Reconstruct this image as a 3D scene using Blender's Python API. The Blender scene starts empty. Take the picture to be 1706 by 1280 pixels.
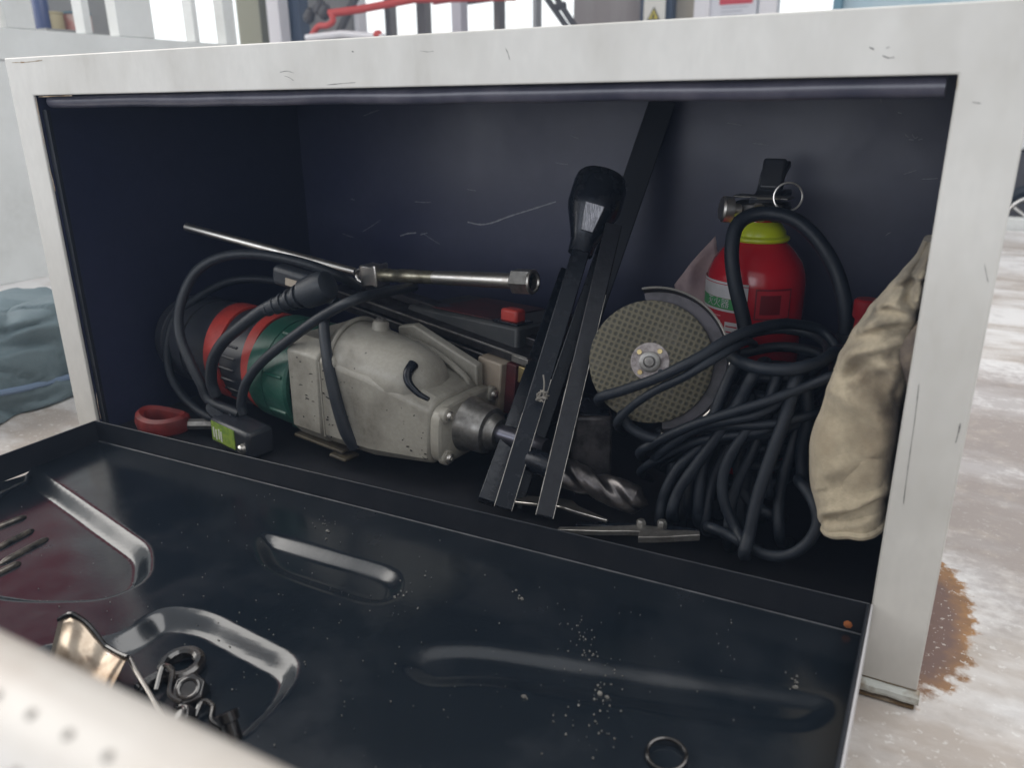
import bpy, bmesh, math, random
from mathutils import Vector, Matrix, noise
random.seed(7)
sc = bpy.context.scene
col = sc.collection
# ------------------------------------------------------------------ camera, world, light
FPX, CX, CY = 1329.4, 853.0, 640.0
RX = Vector((0.881291, 0.472477, -0.009599))      # image right
RD = Vector((0.148337, -0.295858, -0.943644))     # image down
RF = Vector((-0.448690, 0.830201, -0.330823))     # view direction
CAM = Vector((0.90625, -0.57913, 0.37647))
cd = bpy.data.cameras.new('camera'); cam = bpy.data.objects.new('camera', cd); col.objects.link(cam)
m = Matrix((RX, -RD, -RF)).transposed().to_4x4(); m.translation = CAM
cam.matrix_world = m
cd.sensor_fit = 'HORIZONTAL'; cd.sensor_width = 36.0; cd.lens = FPX / 1706 * 36
cd.clip_start = 0.02; cd.clip_end = 200
cd.dof.use_dof = True; cd.dof.focus_distance = 0.80; cd.dof.aperture_fstop = 7.0
sc.camera = cam
w = bpy.data.worlds.new('World'); sc.world = w; w.use_nodes = True
bg = w.node_tree.nodes['Background']
bg.inputs[0].default_value = (0.98, 0.99, 1.0, 1); bg.inputs[1].default_value = 0.62
def area(name, loc, target, size, energy, color):
    l = bpy.data.lights.new(name, 'AREA'); l.shape = 'RECTANGLE'; l.size, l.size_y = size
    l.energy = energy; l.color = color
    o = bpy.data.objects.new(name, l); col.objects.link(o); o.location = loc
    o.rotation_euler = (Vector(target) - Vector(loc)).to_track_quat('-Z', 'Y').to_euler()
    return o
area('shop_daylight', (-0.5, -3.4, 0.95), (0.45, 0.3, 0.25), (4.4, 1.7), 50, (0.88, 0.92, 1.0))
area('open_bay_daylight', (-3.4, -0.7, 2.4), (0.3, -0.15, 0.0), (3.0, 3.4), 120, (1.0, 0.96, 0.90))
area('overhead_fill', (1.9, 0.7, 3.2), (1.2, 0.3, 0.0), (4.0, 2.6), 90, (1.0, 0.985, 0.96))  # added overhead lamp with no known source, brightens the deck
sc.view_settings.view_transform = 'Standard'; sc.view_settings.look = 'None'
sc.view_settings.gamma = 1.0; sc.view_settings.exposure = 0.18
sc.render.engine = 'CYCLES'
HAZE = 0.019

def ray(px, py): return RX * ((px - CX) / FPX) + RD * ((py - CY) / FPX) + RF
def at(px, py, Y):
    d = ray(px, py); return CAM + d * ((Y - CAM.y) / d.y)
def atx(px, py, X):
    d = ray(px, py); return CAM + d * ((X - CAM.x) / d.x)
def atz(px, py, Z):
    d = ray(px, py); return CAM + d * ((Z - CAM.z) / d.z)

# ------------------------------------------------------------------ materials
MATS = {}
def mat(name, base, rough=0.5, metal=0.0, base2=None, scale=8.0, lo=0.4, hi=0.65, detail=6.0, stretch=(1, 1, 1),
        spot=None, spot_scale=60, spot_size=0.12, spot_mask=0.5, bump=0.0, bump_scale=80, rough2=None, spec=0.5,
        coat=0.0, fine=0.0, sheen=0.0):
    if name in MATS: return MATS[name]
    M = bpy.data.materials.new(name); M.use_nodes = True; nt = M.node_tree; N = nt.nodes; L = nt.links
    b = N['Principled BSDF']; b.inputs['Roughness'].default_value = rough; b.inputs['Metallic'].default_value = metal
    b.inputs['Specular IOR Level'].default_value = spec; b.inputs['Coat Weight'].default_value = coat
    b.inputs['Coat Roughness'].default_value = 0.12; b.inputs['Sheen Weight'].default_value = sheen
    tc = N.new('ShaderNodeTexCoord'); mp = N.new('ShaderNodeMapping'); mp.inputs['Scale'].default_value = stretch
    L.new(tc.outputs['Object'], mp.inputs[0])
    def mixc(fac, a, c):
        x = N.new('ShaderNodeMix'); x.data_type = 'RGBA'
        if fac is not None: L.new(fac, x.inputs[0])
        for i, v in ((6, a), (7, c)):
            if isinstance(v, tuple): x.inputs[i].default_value = (*v, 1)
            else: L.new(v, x.inputs[i])
        return x.outputs[2]
    def noi(s, d=6.0, r=0.6):
        n = N.new('ShaderNodeTexNoise'); n.inputs['Scale'].default_value = s; n.inputs['Detail'].default_value = d
        n.inputs['Roughness'].default_value = r; L.new(mp.outputs[0], n.inputs['Vector']); return n.outputs[0]
    def ramp(v, a, c):
        r = N.new('ShaderNodeMapRange'); r.inputs[1].default_value = a; r.inputs[2].default_value = c; r.clamp = True
        L.new(v, r.inputs[0]); return r.outputs[0]
    c = base
    if base2:
        f = ramp(noi(scale, detail), lo, hi); c = mixc(f, base, base2)
        if rough2 is not None:
            r = N.new('ShaderNodeMapRange'); r.inputs[3].default_value = rough; r.inputs[4].default_value = rough2
            L.new(f, r.inputs[0]); L.new(r.outputs[0], b.inputs['Roughness'])
    if fine:
        f2 = ramp(noi(scale * 14, 3), 0.35, 0.7)
        dk = tuple(v * (1 - fine) for v in base)
        mm = N.new('ShaderNodeMath'); mm.operation = 'MULTIPLY'; mm.inputs[1].default_value = 0.6; L.new(f2, mm.inputs[0])
        c = mixc(mm.outputs[0], c, dk)
    if spot:
        v = N.new('ShaderNodeTexVoronoi'); v.inputs['Scale'].default_value = spot_scale; L.new(mp.outputs[0], v.inputs['Vector'])
        # jitter the spot size per cell and break it up with noise
        sub = N.new('ShaderNodeMath'); sub.operation = 'MULTIPLY_ADD'; sub.inputs[1].default_value = 0.35
        L.new(noi(spot_scale * 1.7, 3), sub.inputs[0]); L.new(v.outputs['Distance'], sub.inputs[2])
        s1 = ramp(sub.outputs[0], spot_size + 0.19, spot_size + 0.12)
        s2 = ramp(noi(spot_scale * 0.13, 3), spot_mask, spot_mask + 0.08)
        sep = N.new('ShaderNodeSeparateColor'); L.new(v.outputs['Color'], sep.inputs[0])
        s3 = ramp(sep.outputs[0], 0.45, 0.6)
        m1 = N.new('ShaderNodeMath'); m1.operation = 'MULTIPLY'; L.new(s1, m1.inputs[0]); L.new(s2, m1.inputs[1])
        m2 = N.new('ShaderNodeMath'); m2.operation = 'MULTIPLY'; L.new(m1.outputs[0], m2.inputs[0]); L.new(s3, m2.inputs[1])
        c = mixc(m2.outputs[0], c, spot)
    if isinstance(c, tuple): b.inputs['Base Color'].default_value = (*c, 1)
    else: L.new(c, b.inputs['Base Color'])
    if bump:
        bp = N.new('ShaderNodeBump'); bp.inputs['Strength'].default_value = bump; bp.inputs['Distance'].default_value = 0.002
        L.new(noi(bump_scale, 4), bp.inputs['Height']); L.new(bp.outputs[0], b.inputs['Normal'])
    MATS[name] = M; return M

white = mat('frame_paint', (0.68, 0.665, 0.625), 0.40, base2=(0.47, 0.45, 0.405), scale=6, lo=0.45, hi=0.75, stretch=(1.6, 1, 0.8), fine=0.10,
            spot=(0.10, 0.09, 0.08), spot_scale=70, spot_size=0.02, spot_mask=0.60, bump=0.08, bump_scale=30)
white2 = mat('cabinet_paint', (0.70, 0.715, 0.70), 0.5, base2=(0.58, 0.59, 0.57), scale=4, fine=0.05)
weld = mat('weld_bead', (0.62, 0.64, 0.60), 0.45, base2=(0.20, 0.13, 0.06), scale=30, lo=0.45, hi=0.62, bump=0.5, bump_scale=90)
rustgap = mat('rusty_joint', (0.16, 0.10, 0.045), 0.9, base2=(0.40, 0.34, 0.26), scale=60, bump=0.5)
navy = mat('interior_paint', (0.024, 0.028, 0.068), 0.36, base2=(0.032, 0.036, 0.076), scale=5, lo=0.40, hi=0.68, rough2=0.5, spec=0.7, fine=0.18,
           spot=(0.17, 0.18, 0.20), spot_scale=110, spot_size=0.0, spot_mask=0.52)
doorblack = mat('door_black_paint', (0.007, 0.011, 0.016), 0.17, base2=(0.015, 0.019, 0.025), scale=13, lo=0.46, hi=0.75, rough2=0.31, spec=0.85,
                spot=(0.30, 0.30, 0.29), spot_scale=330, spot_size=0.04, spot_mask=0.47, bump=0.03, bump_scale=220)
flangeblack = mat('flange_black', (0.012, 0.015, 0.021), 0.38, base2=(0.02, 0.022, 0.028), scale=25,
                  spot=(0.3, 0.3, 0.3), spot_scale=120, spot_size=0.03, spot_mask=0.6)
rubber = mat('black_rubber', (0.007, 0.011, 0.018), 0.50, spec=0.4, base2=(0.017, 0.022, 0.030), scale=22, lo=0.45, hi=0.75, rough2=0.75, bump=0.25, bump_scale=260)
rubber2 = mat('grey_black_rubber', (0.017, 0.021, 0.028), 0.46, base2=(0.026, 0.031, 0.038), scale=30, bump=0.15, bump_scale=300)
blacksteel = mat('black_oxide_steel', (0.010, 0.013, 0.019), 0.24, 0.3, base2=(0.020, 0.021, 0.026), scale=60, lo=0.5, hi=0.75, rough2=0.4, spec=0.35,
                 bump=0.12, bump_scale=160, spot=(0.25, 0.25, 0.25), spot_scale=150, spot_size=0.0, spot_mask=0.6)
wornsteel = mat('worn_bar_steel', (0.020, 0.021, 0.026), 0.30, 0.3, base2=(0.012, 0.013, 0.017), scale=120, lo=0.4, hi=0.7, bump=0.15, bump_scale=250)
steel = mat('bright_steel', (0.78, 0.75, 0.70), 0.34, 1.0, base2=(0.55, 0.50, 0.44), scale=60, rough2=0.48, lo=0.5, hi=0.8, bump=0.03, bump_scale=300)
steel_d = mat('dull_steel', (0.36, 0.35, 0.33), 0.38, 0.9, base2=(0.17, 0.16, 0.15), scale=50, rough2=0.55, bump=0.08, bump_scale=200)
cast = mat('grey_cast_paint', (0.37, 0.35, 0.30), 0.34, base2=(0.17, 0.155, 0.125), scale=19, lo=0.44, hi=0.68, fine=0.22, rough2=0.55,
           spot=(0.05, 0.045, 0.038), spot_scale=95, spot_size=0.11, spot_mask=0.47, bump=0.10, bump_scale=60)
cast2 = mat('housing_beige', (0.40, 0.34, 0.27), 0.42, base2=(0.30, 0.24, 0.18), scale=22, spot=(0.03, 0.03, 0.03), spot_scale=60, spot_size=0.05)
darkplastic = mat('dark_motor_plastic', (0.028, 0.031, 0.040), 0.33, base2=(0.034, 0.036, 0.040), scale=30, bump=0.05, spot=(0.2, 0.2, 0.2), spot_scale=130, spot_size=0.0)
redplastic = mat('red_rubber', (0.46, 0.045, 0.032), 0.45, base2=(0.26, 0.025, 0.022), scale=30, lo=0.42, hi=0.7, spot=(0.03, 0.01, 0.01), spot_scale=90, spot_size=0.04)
green = mat('green_housing', (0.014, 0.085, 0.058), 0.36, base2=(0.05, 0.14, 0.105), scale=16, lo=0.42, hi=0.66, spot=(0.12, 0.18, 0.15), spot_scale=120, spot_size=0.0, fine=0.2)
redpaint = mat('extinguisher_red', (0.52, 0.012, 0.022), 0.20, base2=(0.45, 0.010, 0.018), scale=10, coat=0.35, bump=0.01)
yellowgreen = mat('collar_yellow_green', (0.52, 0.60, 0.015), 0.35)
darkred = mat('faded_red_panel', (0.090, 0.012, 0.014), 0.5, base2=(0.04, 0.012, 0.014), scale=30)
brass = mat('brass_gib', (0.50, 0.40, 0.20), 0.35, 0.7, base2=(0.30, 0.22, 0.1), scale=40)
canvas = mat('canvas_glove', (0.54, 0.46, 0.33), 0.95, base2=(0.30, 0.24, 0.165), scale=12, lo=0.46, hi=0.70, fine=0.35,
             spot=(0.030, 0.026, 0.024), spot_scale=26, spot_size=0.17, spot_mask=0.47, bump=0.5, bump_scale=900, sheen=0.2, spec=0.15)
bagmat = mat('bag_canvas', (0.165, 0.215, 0.235), 0.65, base2=(0.11, 0.15, 0.165), scale=9, fine=0.12, bump=0.2, bump_scale=500, spec=0.3)
piping = mat('bag_piping', (0.16, 0.22, 0.32), 0.7)
paper = mat('pink_paper', (0.45, 0.34, 0.33), 0.8, base2=(0.32, 0.24, 0.25), scale=30, bump=0.1)
oily = mat('oily_black_steel', (0.006, 0.006, 0.007), 0.12, 0.2, base2=(0.03, 0.024, 0.02), scale=60, rough2=0.3, bump=0.2, bump_scale=120, coat=0.8)
tin = mat('tin_sheet', (0.42, 0.36, 0.29), 0.28, 0.9, base2=(0.18, 0.13, 0.09), scale=26, bump=0.1)

def deck_material():
    M = bpy.data.materials.new('deck_paint'); M.use_nodes = True; nt = M.node_tree; N = nt.nodes; L = nt.links
    b = N['Principled BSDF']; b.inputs['Roughness'].default_value = 0.55
    tc = N.new('ShaderNodeTexCoord')
    def noi(s, d=6, stretch=(1, 1, 1), r=0.6):
        mp = N.new('ShaderNodeMapping'); mp.inputs['Scale'].default_value = stretch; L.new(tc.outputs['Object'], mp.inputs[0])
        n = N.new('ShaderNodeTexNoise'); n.inputs['Scale'].default_value = s; n.inputs['Detail'].default_value = d; n.inputs['Roughness'].default_value = r
        L.new(mp.outputs[0], n.inputs['Vector']); return n.outputs[0]
    def ramp(v, a, c):
        r = N.new('ShaderNodeMapRange'); r.inputs[1].default_value = a; r.inputs[2].default_value = c; r.clamp = True; L.new(v, r.inputs[0]); return r.outputs[0]
    def mul(a, c):
        x = N.new('ShaderNodeMath'); x.operation = 'MULTIPLY'; L.new(a, x.inputs[0])
        if isinstance(c, float): x.inputs[1].default_value = c
        else: L.new(c, x.inputs[1])
        return x.outputs[0]
    def mixc(f, a, c):
        x = N.new('ShaderNodeMix'); x.data_type = 'RGBA'; L.new(f, x.inputs[0])
        for i, v in ((6, a), (7, c)):
            if isinstance(v, tuple): x.inputs[i].default_value = (*v, 1)
            else: L.new(v, x.inputs[i])
        return x.outputs[2]
    c = mixc(ramp(noi(4.5, 7, (0.7, 1.6, 1)), 0.44, 0.59), (0.76, 0.745, 0.735), (0.46, 0.405, 0.36))
    c = mixc(mul(ramp(noi(22, 7), 0.52, 0.70), 0.45), c, (0.36, 0.33, 0.31))
    c = mixc(mul(ramp(noi(160, 3), 0.60, 0.68), 0.5), c, (0.80, 0.79, 0.77))
    # worn-through dark patch
    def blob(cx, cy, rx, ry, amp, soft):
        mp = N.new('ShaderNodeMapping'); mp.inputs['Location'].default_value = (-cx / rx, -cy / ry, 0); mp.inputs['Scale'].default_value = (1 / rx, 1 / ry, 0)
        L.new(tc.outputs['Object'], mp.inputs[0])
        ln = N.new('ShaderNodeVectorMath'); ln.operation = 'LENGTH'; L.new(mp.outputs[0], ln.inputs[0])
        x = N.new('ShaderNodeMath'); x.operation = 'MULTIPLY_ADD'; x.inputs[1].default_value = amp; L.new(noi(70, 6), x.inputs[0]); L.new(ln.outputs['Value'], x.inputs[2])
        return ramp(x.outputs[0], 1.0 + amp * 0.5, 1.0 + amp * 0.5 - soft)
    grit = mul(blob(1.03, 0.55, 0.16, 0.45, 0.7, 0.25), ramp(noi(45, 6), 0.25, 0.5))
    c = mixc(mul(grit, 0.6), c, (0.30, 0.26, 0.25))
    r1 = blob(0.942, 0.125, 0.042, 0.120, 0.9, 0.14)
    r2_ = blob(0.936, 0.118, 0.042, 0.118, 0.5, 0.35)
    rustc = mixc(ramp(noi(60, 6), 0.40, 0.62), (0.36, 0.19, 0.075), (0.24, 0.13, 0.06))
    rustc = mixc(mul(r2_, 0.9), rustc, (0.15, 0.095, 0.085))
    rustc = mixc(ramp(noi(260, 2), 0.65, 0.69), rustc, (0.55, 0.5, 0.46))
    c = mixc(r1, c, rustc)
    L.new(c, b.inputs['Base Color'])
    bp = N.new('ShaderNodeBump'); bp.inputs['Strength'].default_value = 0.15; bp.inputs['Distance'].default_value = 0.002
    L.new(noi(60, 5), bp.inputs['Height']); L.new(bp.outputs[0], b.inputs['Normal'])
    return M
deckmat = deck_material()

def disc_material():
    M = bpy.data.materials.new('abrasive_disc'); M.use_nodes = True; nt = M.node_tree; N = nt.nodes; L = nt.links
    b = N['Principled BSDF']; b.inputs['Roughness'].default_value = 0.75
    tc = N.new('ShaderNodeTexCoord'); out = []
    for a in (0.3, 0.3 + math.pi / 2):
        mp = N.new('ShaderNodeMapping'); mp.inputs['Rotation'].default_value = (0, 0, a); L.new(tc.outputs['Object'], mp.inputs[0])
        wv = N.new('ShaderNodeTexWave'); wv.inputs['Scale'].default_value = 62; wv.inputs['Distortion'].default_value = 1.6
        wv.inputs['Detail'].default_value = 3; wv.inputs['Detail Scale'].default_value = 0.6
        L.new(mp.outputs[0], wv.inputs['Vector']); out.append(wv.outputs['Fac'])
    mx = N.new('ShaderNodeMath'); mx.operation = 'MULTIPLY'; L.new(out[0], mx.inputs[0]); L.new(out[1], mx.inputs[1])
    rp = N.new('ShaderNodeMapRange'); rp.inputs[1].default_value = 0.05; rp.inputs[2].default_value = 0.6; L.new(mx.outputs[0], rp.inputs[0])
    n = N.new('ShaderNodeTexNoise'); n.inputs['Scale'].default_value = 40; L.new(tc.outputs['Object'], n.inputs['Vector'])
    c1 = N.new('ShaderNodeMix'); c1.data_type = 'RGBA'; c1.inputs[6].default_value = (0.125, 0.112, 0.076, 1); c1.inputs[7].default_value = (0.050, 0.048, 0.036, 1)
    L.new(rp.outputs[0], c1.inputs[0])
    c2 = N.new('ShaderNodeMix'); c2.data_type = 'RGBA'; c2.inputs[7].default_value = (0.115, 0.105, 0.085, 1)
    r2 = N.new('ShaderNodeMapRange'); r2.inputs[1].default_value = 0.5; r2.inputs[2].default_value = 0.75; r2.inputs[4].default_value = 0.7; L.new(n.outputs[0], r2.inputs[0])
    L.new(r2.outputs[0], c2.inputs[0]); L.new(c1.outputs[2], c2.inputs[6]); L.new(c2.outputs[2], b.inputs['Base Color'])
    bp = N.new('ShaderNodeBump'); bp.inputs['Strength'].default_value = 0.6; bp.inputs['Distance'].default_value = 0.0008; bp.invert = True
    L.new(rp.outputs[0], bp.inputs['Height']); L.new(bp.outputs[0], b.inputs['Normal'])
    return M
discmat = disc_material()

# ------------------------------------------------------------------ mesh helpers
def link(name, me, m, parent=None, smooth=35, bevel=0.0, seg=2):
    me.materials.append(m)
    if smooth:
        for p in me.polygons: p.use_smooth = True
        me.set_sharp_from_angle(angle=math.radians(smooth))
    o = bpy.data.objects.new(name, me); col.objects.link(o)
    if parent is not None: o.parent = parent
    if bevel:
        b = o.modifiers.new('bevel', 'BEVEL'); b.width = bevel; b.segments = seg; b.limit_method = 'ANGLE'; b.angle_limit = math.radians(40)
    return o
def mesh(verts, faces, name='m'):
    me = bpy.data.meshes.new(name); me.from_pydata([tuple(v) for v in verts], [], faces); me.validate()
    bm = bmesh.new(); bm.from_mesh(me); bmesh.ops.recalc_face_normals(bm, faces=bm.faces); bm.to_mesh(me); bm.free()
    return me
class G:
    def __init__(s): s.v = []; s.f = []
    def add(s, v, f):
        n = len(s.v); s.v += [Vector(x) for x in v]; s.f += [tuple(i + n for i in q) for q in f]; return s
    def box(s, c, d, rot=None):
        c = Vector(c); v = []
        for x in (-.5, .5):
            for y in (-.5, .5):
                for z in (-.5, .5):
                    p = Vector((x * d[0], y * d[1], z * d[2]))
                    if rot is not None: p = rot @ p
                    v.append(c + p)
        return s.add(v, [(0, 1, 3, 2), (4, 6, 7, 5), (0, 4, 5, 1), (2, 3, 7, 6), (0, 2, 6, 4), (1, 5, 7, 3)])
    def bounds(s, x0, x1, y0, y1, z0, z1): return s.box(((x0 + x1) / 2, (y0 + y1) / 2, (z0 + z1) / 2), (x1 - x0, y1 - y0, z1 - z0))
    def loft(s, rings, cap=True):
        n = len(rings[0]); v = [p for r in rings for p in r]; f = []
        for i in range(len(rings) - 1):
            for j in range(n):
                k = (j + 1) % n; f.append((i * n + j, i * n + k, (i + 1) * n + k, (i + 1) * n + j))
        if cap: f.append(tuple(range(n - 1, -1, -1))); f.append(tuple((len(rings) - 1) * n + j for j in range(n)))
        return s.add(v, f)
    def lathe(s, prof, seg=40, frame=None, cap=True):
        # prof: (distance along axis, radius); frame: 4x4 with the axis along local x
        rings = []
        for a, r in prof:
            ring = [Vector((a, max(r, 1e-5) * math.cos(t), max(r, 1e-5) * math.sin(t))) for t in (2 * math.pi * j / seg for j in range(seg))]
            rings.append([frame @ p for p in ring] if frame is not None else ring)
        return s.loft(rings, cap)
    def tube(s, pts, r, seg=10, cap=True, n=None, up=None):
        pts = [Vector(p) for p in pts]
        rings = []; t = (pts[1] - pts[0]).normalized(); u = t.orthogonal().normalized() if up is None else (up - t * up.dot(t)).normalized()
        for i, p in enumerate(pts):
            t2 = (pts[min(i + 1, len(pts) - 1)] - pts[max(i - 1, 0)]).normalized()
            u = (u - t2 * u.dot(t2)).normalized(); w_ = t2.cross(u)
            rr = r(i / (len(pts) - 1)) if callable(r) else r
            off = math.pi / seg if up is not None else 0
            rings.append([p + (u * math.cos(2 * math.pi * j / seg + off) + w_ * math.sin(2 * math.pi * j / seg + off)) * rr for j in range(seg)])
        return s.loft(rings, cap)
    def torus(s, c, ax, R_, r, a0=0, a1=2 * math.pi, n=32, seg=8, u=None):
        ax = Vector(ax).normalized(); u = ax.orthogonal().normalized() if u is None else (Vector(u) - ax * Vector(u).dot(ax)).normalized(); v = ax.cross(u)
        full = abs(a1 - a0 - 2 * math.pi) < 1e-6
        rings = []
        for i in range(n + (0 if full else 1)):
            a = a0 + (a1 - a0) * i / n; d = u * math.cos(a) + v * math.sin(a)
            rings.append([Vector(c) + d * (R_ + r * math.cos(2 * math.pi * j / seg)) + ax * r * math.sin(2 * math.pi * j / seg) for j in range(seg)])
        if full: rings.append(rings[0])
        return s.loft(rings, cap=not full)
    def prism(s, poly, h, frame):
        return s.loft([[frame @ Vector((x, y, 0)) for x, y in poly], [frame @ Vector((x, y, h)) for x, y in poly]])
    def obj(s, name, m, parent=None, smooth=35, bevel=0.0, seg=2): return link(name, mesh(s.v, s.f, name), m, parent, smooth, bevel, seg)
def spline(pts, n=10):
    pts = [Vector(p) for p in pts]; P = [pts[0] * 2 - pts[1]] + pts + [pts[-1] * 2 - pts[-2]]; out = []
    for i in range(1, len(P) - 2):
        a, b, c, d = P[i - 1:i + 3]
        for k in range(n):
            t = k / n; out.append(0.5 * ((2 * b) + (c - a) * t + (2 * a - 5 * b + 4 * c - d) * t * t + (3 * b - a - 3 * c + d) * t ** 3))
    out.append(pts[-1]); return out
def frame(o, x, up=(0, 0, 1)):
    x = Vector(x).normalized(); y = Vector(up).cross(x).normalized(); z = x.cross(y)
    M = Matrix((x, y, z)).transposed().to_4x4(); M.translation = Vector(o); return M
def tag(o, label, cat, group=None, kind=None):
    if label: o['label'] = label
    if cat: o['category'] = cat
    if group: o['group'] = group
    if kind: o['kind'] = kind
    return o
def thing(name, label, cat, loc=(0, 0, 0), group=None):
    o = bpy.data.objects.new(name, None); o.empty_display_size = 0.02; col.objects.link(o); o.location = loc
    return tag(o, label, cat, group)
def struct(o): o['kind'] = 'structure'; return o
def rel(g, p):
    for i in range(len(g.v)): g.v[i] = g.v[i] - Vector(p)
    return g

# ------------------------------------------------------------------ setting: truck deck, far floor, ceiling
DZ = -0.058
g = G(); nx, ny = 40, 36
def decklevel(x, y): return DZ + 0.0025 * noise.noise(Vector((x * 3, y * 3, 0))) - 0.001
xs = [-1.3 + 3.3 * i / nx for i in range(nx + 1)]; ys = [-0.45 + 3.2 * j / ny for j in range(ny + 1)]
g.add([(x, y, decklevel(x, y)) for y in ys for x in xs], [(j * (nx + 1) + i, j * (nx + 1) + i + 1, (j + 1) * (nx + 1) + i + 1, (j + 1) * (nx + 1) + i) for j in range(ny) for i in range(nx)])
struct(g.obj('deck', deckmat))
concrete = mat('shop_concrete', (0.32, 0.31, 0.30), 0.8, base2=(0.22, 0.21, 0.2), scale=2)
struct(G().add([(-12, -10, -1.1), (12, -10, -1.1), (12, 14, -1.1), (-12, 14, -1.1)], [(0, 1, 2, 3)]).obj('floor', concrete))
ceil = mat('shop_roof', (0.22, 0.10, 0.10), 0.8, base2=(0.10, 0.08, 0.08), scale=1.5)
struct(G().bounds(-12, 12, 1.6, 9.0, 3.4, 3.5).obj('ceiling', ceil))

# ------------------------------------------------------------------ the tool box
W_, H_, D_ = 0.9, 0.391, 0.41
FW = 0.0395
tb = thing('tool_box', 'white steel truck tool box with open drop-down door and dark interior', 'tool box', (0.45, 0, DZ))
TO = Vector((0.45, 0, DZ))
def tpart(name, g, m, **k): return rel(g, TO).obj(name, m, tb, **k)
outer = [(-FW, -0.044), (-FW, H_ + FW), (W_ + FW, H_ + FW), (W_ + FW, -0.044), (W_, -0.044), (W_, H_), (0.0, H_), (0.0, -0.040)]
g = G(); ff = [[Vector((x, y, z)) for x, z in outer] for y in (-0.0045, -0.0005)]
v = ff[0] + ff[1]; n = 8
g.add(v, [(j, (j + 1) % n, n + (j + 1) % n, n + j) for j in range(n)] + [(0, 1, 6, 7), (1, 2, 5, 6), (2, 3, 4, 5), (8, 15, 14, 9), (9, 14, 13, 10), (10, 13, 12, 11)])
tpart('front_frame', g, white, bevel=0.0012)
tpart('bottom_sill', G().bounds(-0.001, W_ + 0.001, 0.0, 0.003, -0.044, -0.010), flangeblack)
tpart('back_panel', G().bounds(0.0, W_, D_, D_ + 0.003, -0.012, H_ + 0.03), navy)
tpart('side_panel', G().bounds(-0.003, -0.0002, 0.0, D_ + 0.003, -0.012, H_ + 0.03), navy)
tpart('side_panel', G().bounds(W_ + 0.0002, W_ + 0.003, 0.0, D_ + 0.003, -0.012, H_ + 0.03), navy)
tpart('floor_panel', G().bounds(-0.003, W_ + 0.003, 0.003, D_ + 0.003, -0.016, -0.012), mat('floor_grime', (0.012, 0.013, 0.017), 0.6, base2=(0.022, 0.022, 0.026), scale=20))
tpart('outer_shell', G().bounds(-FW, W_ + FW - 0.001, 0.0005, D_ + 0.02, H_ + FW - 0.004, H_ + FW - 0.001)
      .bounds(-FW + 0.0005, -FW + 0.003, 0.0005, D_ + 0.02, -0.044, H_ + FW - 0.005)
      .bounds(W_ + FW - 0.003, W_ + FW - 0.0005, 0.0005, D_ + 0.02, -0.044, H_ + FW - 0.005)
      .bounds(-FW, W_ + FW, D_ + 0.021, D_ + 0.023, -0.044, H_ + FW - 0.005), white2)
# rolled seal lip hanging under the top rail
lip = [(x, 0.012 + 0.0012 * noise.noise(Vector((x * 9, 0, 3))), 0.3845 + 0.0012 * noise.noise(Vector((x * 11, 2, 0)))) for x in [0.006 + 0.888 * i / 60 for i in range(61)]]
lipm = mat('seal_lip_grey', (0.055, 0.056, 0.082), 0.30, base2=(0.11, 0.105, 0.135), scale=20, spec=0.7)
tpart('seal_lip', G().tube(lip, 0.0068, 14), lipm)
tpart('corner_post', G().bounds(0.0004, 0.008, 0.002, 0.006, -0.01, 0.376), flangeblack)
# weld bead where the frame meets the deck, with rusty joints
bead = [(x, -0.004 + 0.0015 * noise.noise(Vector((x * 60, 0, 0))), -0.0505 + 0.0012 * noise.noise(Vector((x * 50, 5, 0)))) for x in [-0.04 + 0.982 * i / 90 for i in range(91)]]
tpart('weld_bead', G().tube(bead, lambda t: 0.0055 + 0.0012 * noise.noise(Vector((t * 60, 0, 9))), 10), weld)
tpart('rusty_joint', G().bounds(-FW, W_ + FW, -0.0035, 0.0, -0.0458, -0.0432).bounds(-FW, W_ + FW, -0.0085, -0.003, -0.0582, -0.0562), rustgap)
# scratches on the inside back wall
scr = mat('scratch_mark', (0.30, 0.31, 0.33), 0.7)
def scratch(pts, wd, Y=D_ - 0.0006):
    P = spline([at(px, py, Y) for px, py in pts], 8); g = G(); v = []; f = []
    for i, p in enumerate(P):
        ww = wd * (0.35 + 0.65 * abs(noise.noise(Vector((i * 0.7, wd * 999, 0))))) 
        v += [p + Vector((0, 0, ww)), p - Vector((0, 0, ww))]
        if i: f.append((2 * i - 2, 2 * i - 1, 2 * i + 1, 2 * i))
    tpart('scratch', g.add(v, f), scr)
scratch([(779, 370), (800, 374), (820, 371), (850, 360), (885, 349), (926, 336)], 0.0017)
scratch([(667, 393), (680, 389), (693, 388)], 0.0016); scratch([(700, 391), (712, 388)], 0.001)
for a in ([(1508, 224), (1514, 229)], [(1520, 224), (1524, 230), (1529, 228)], [(1514, 232), (1522, 233)], [(1530, 233), (1537, 231)], [(1496, 187), (1502, 189)], [(1467, 163), (1468, 170)]):
    scratch(a, 0.0011)
scratch([(494, 200), (498, 250), (503, 320), (508, 380)], 0.0006)

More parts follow.
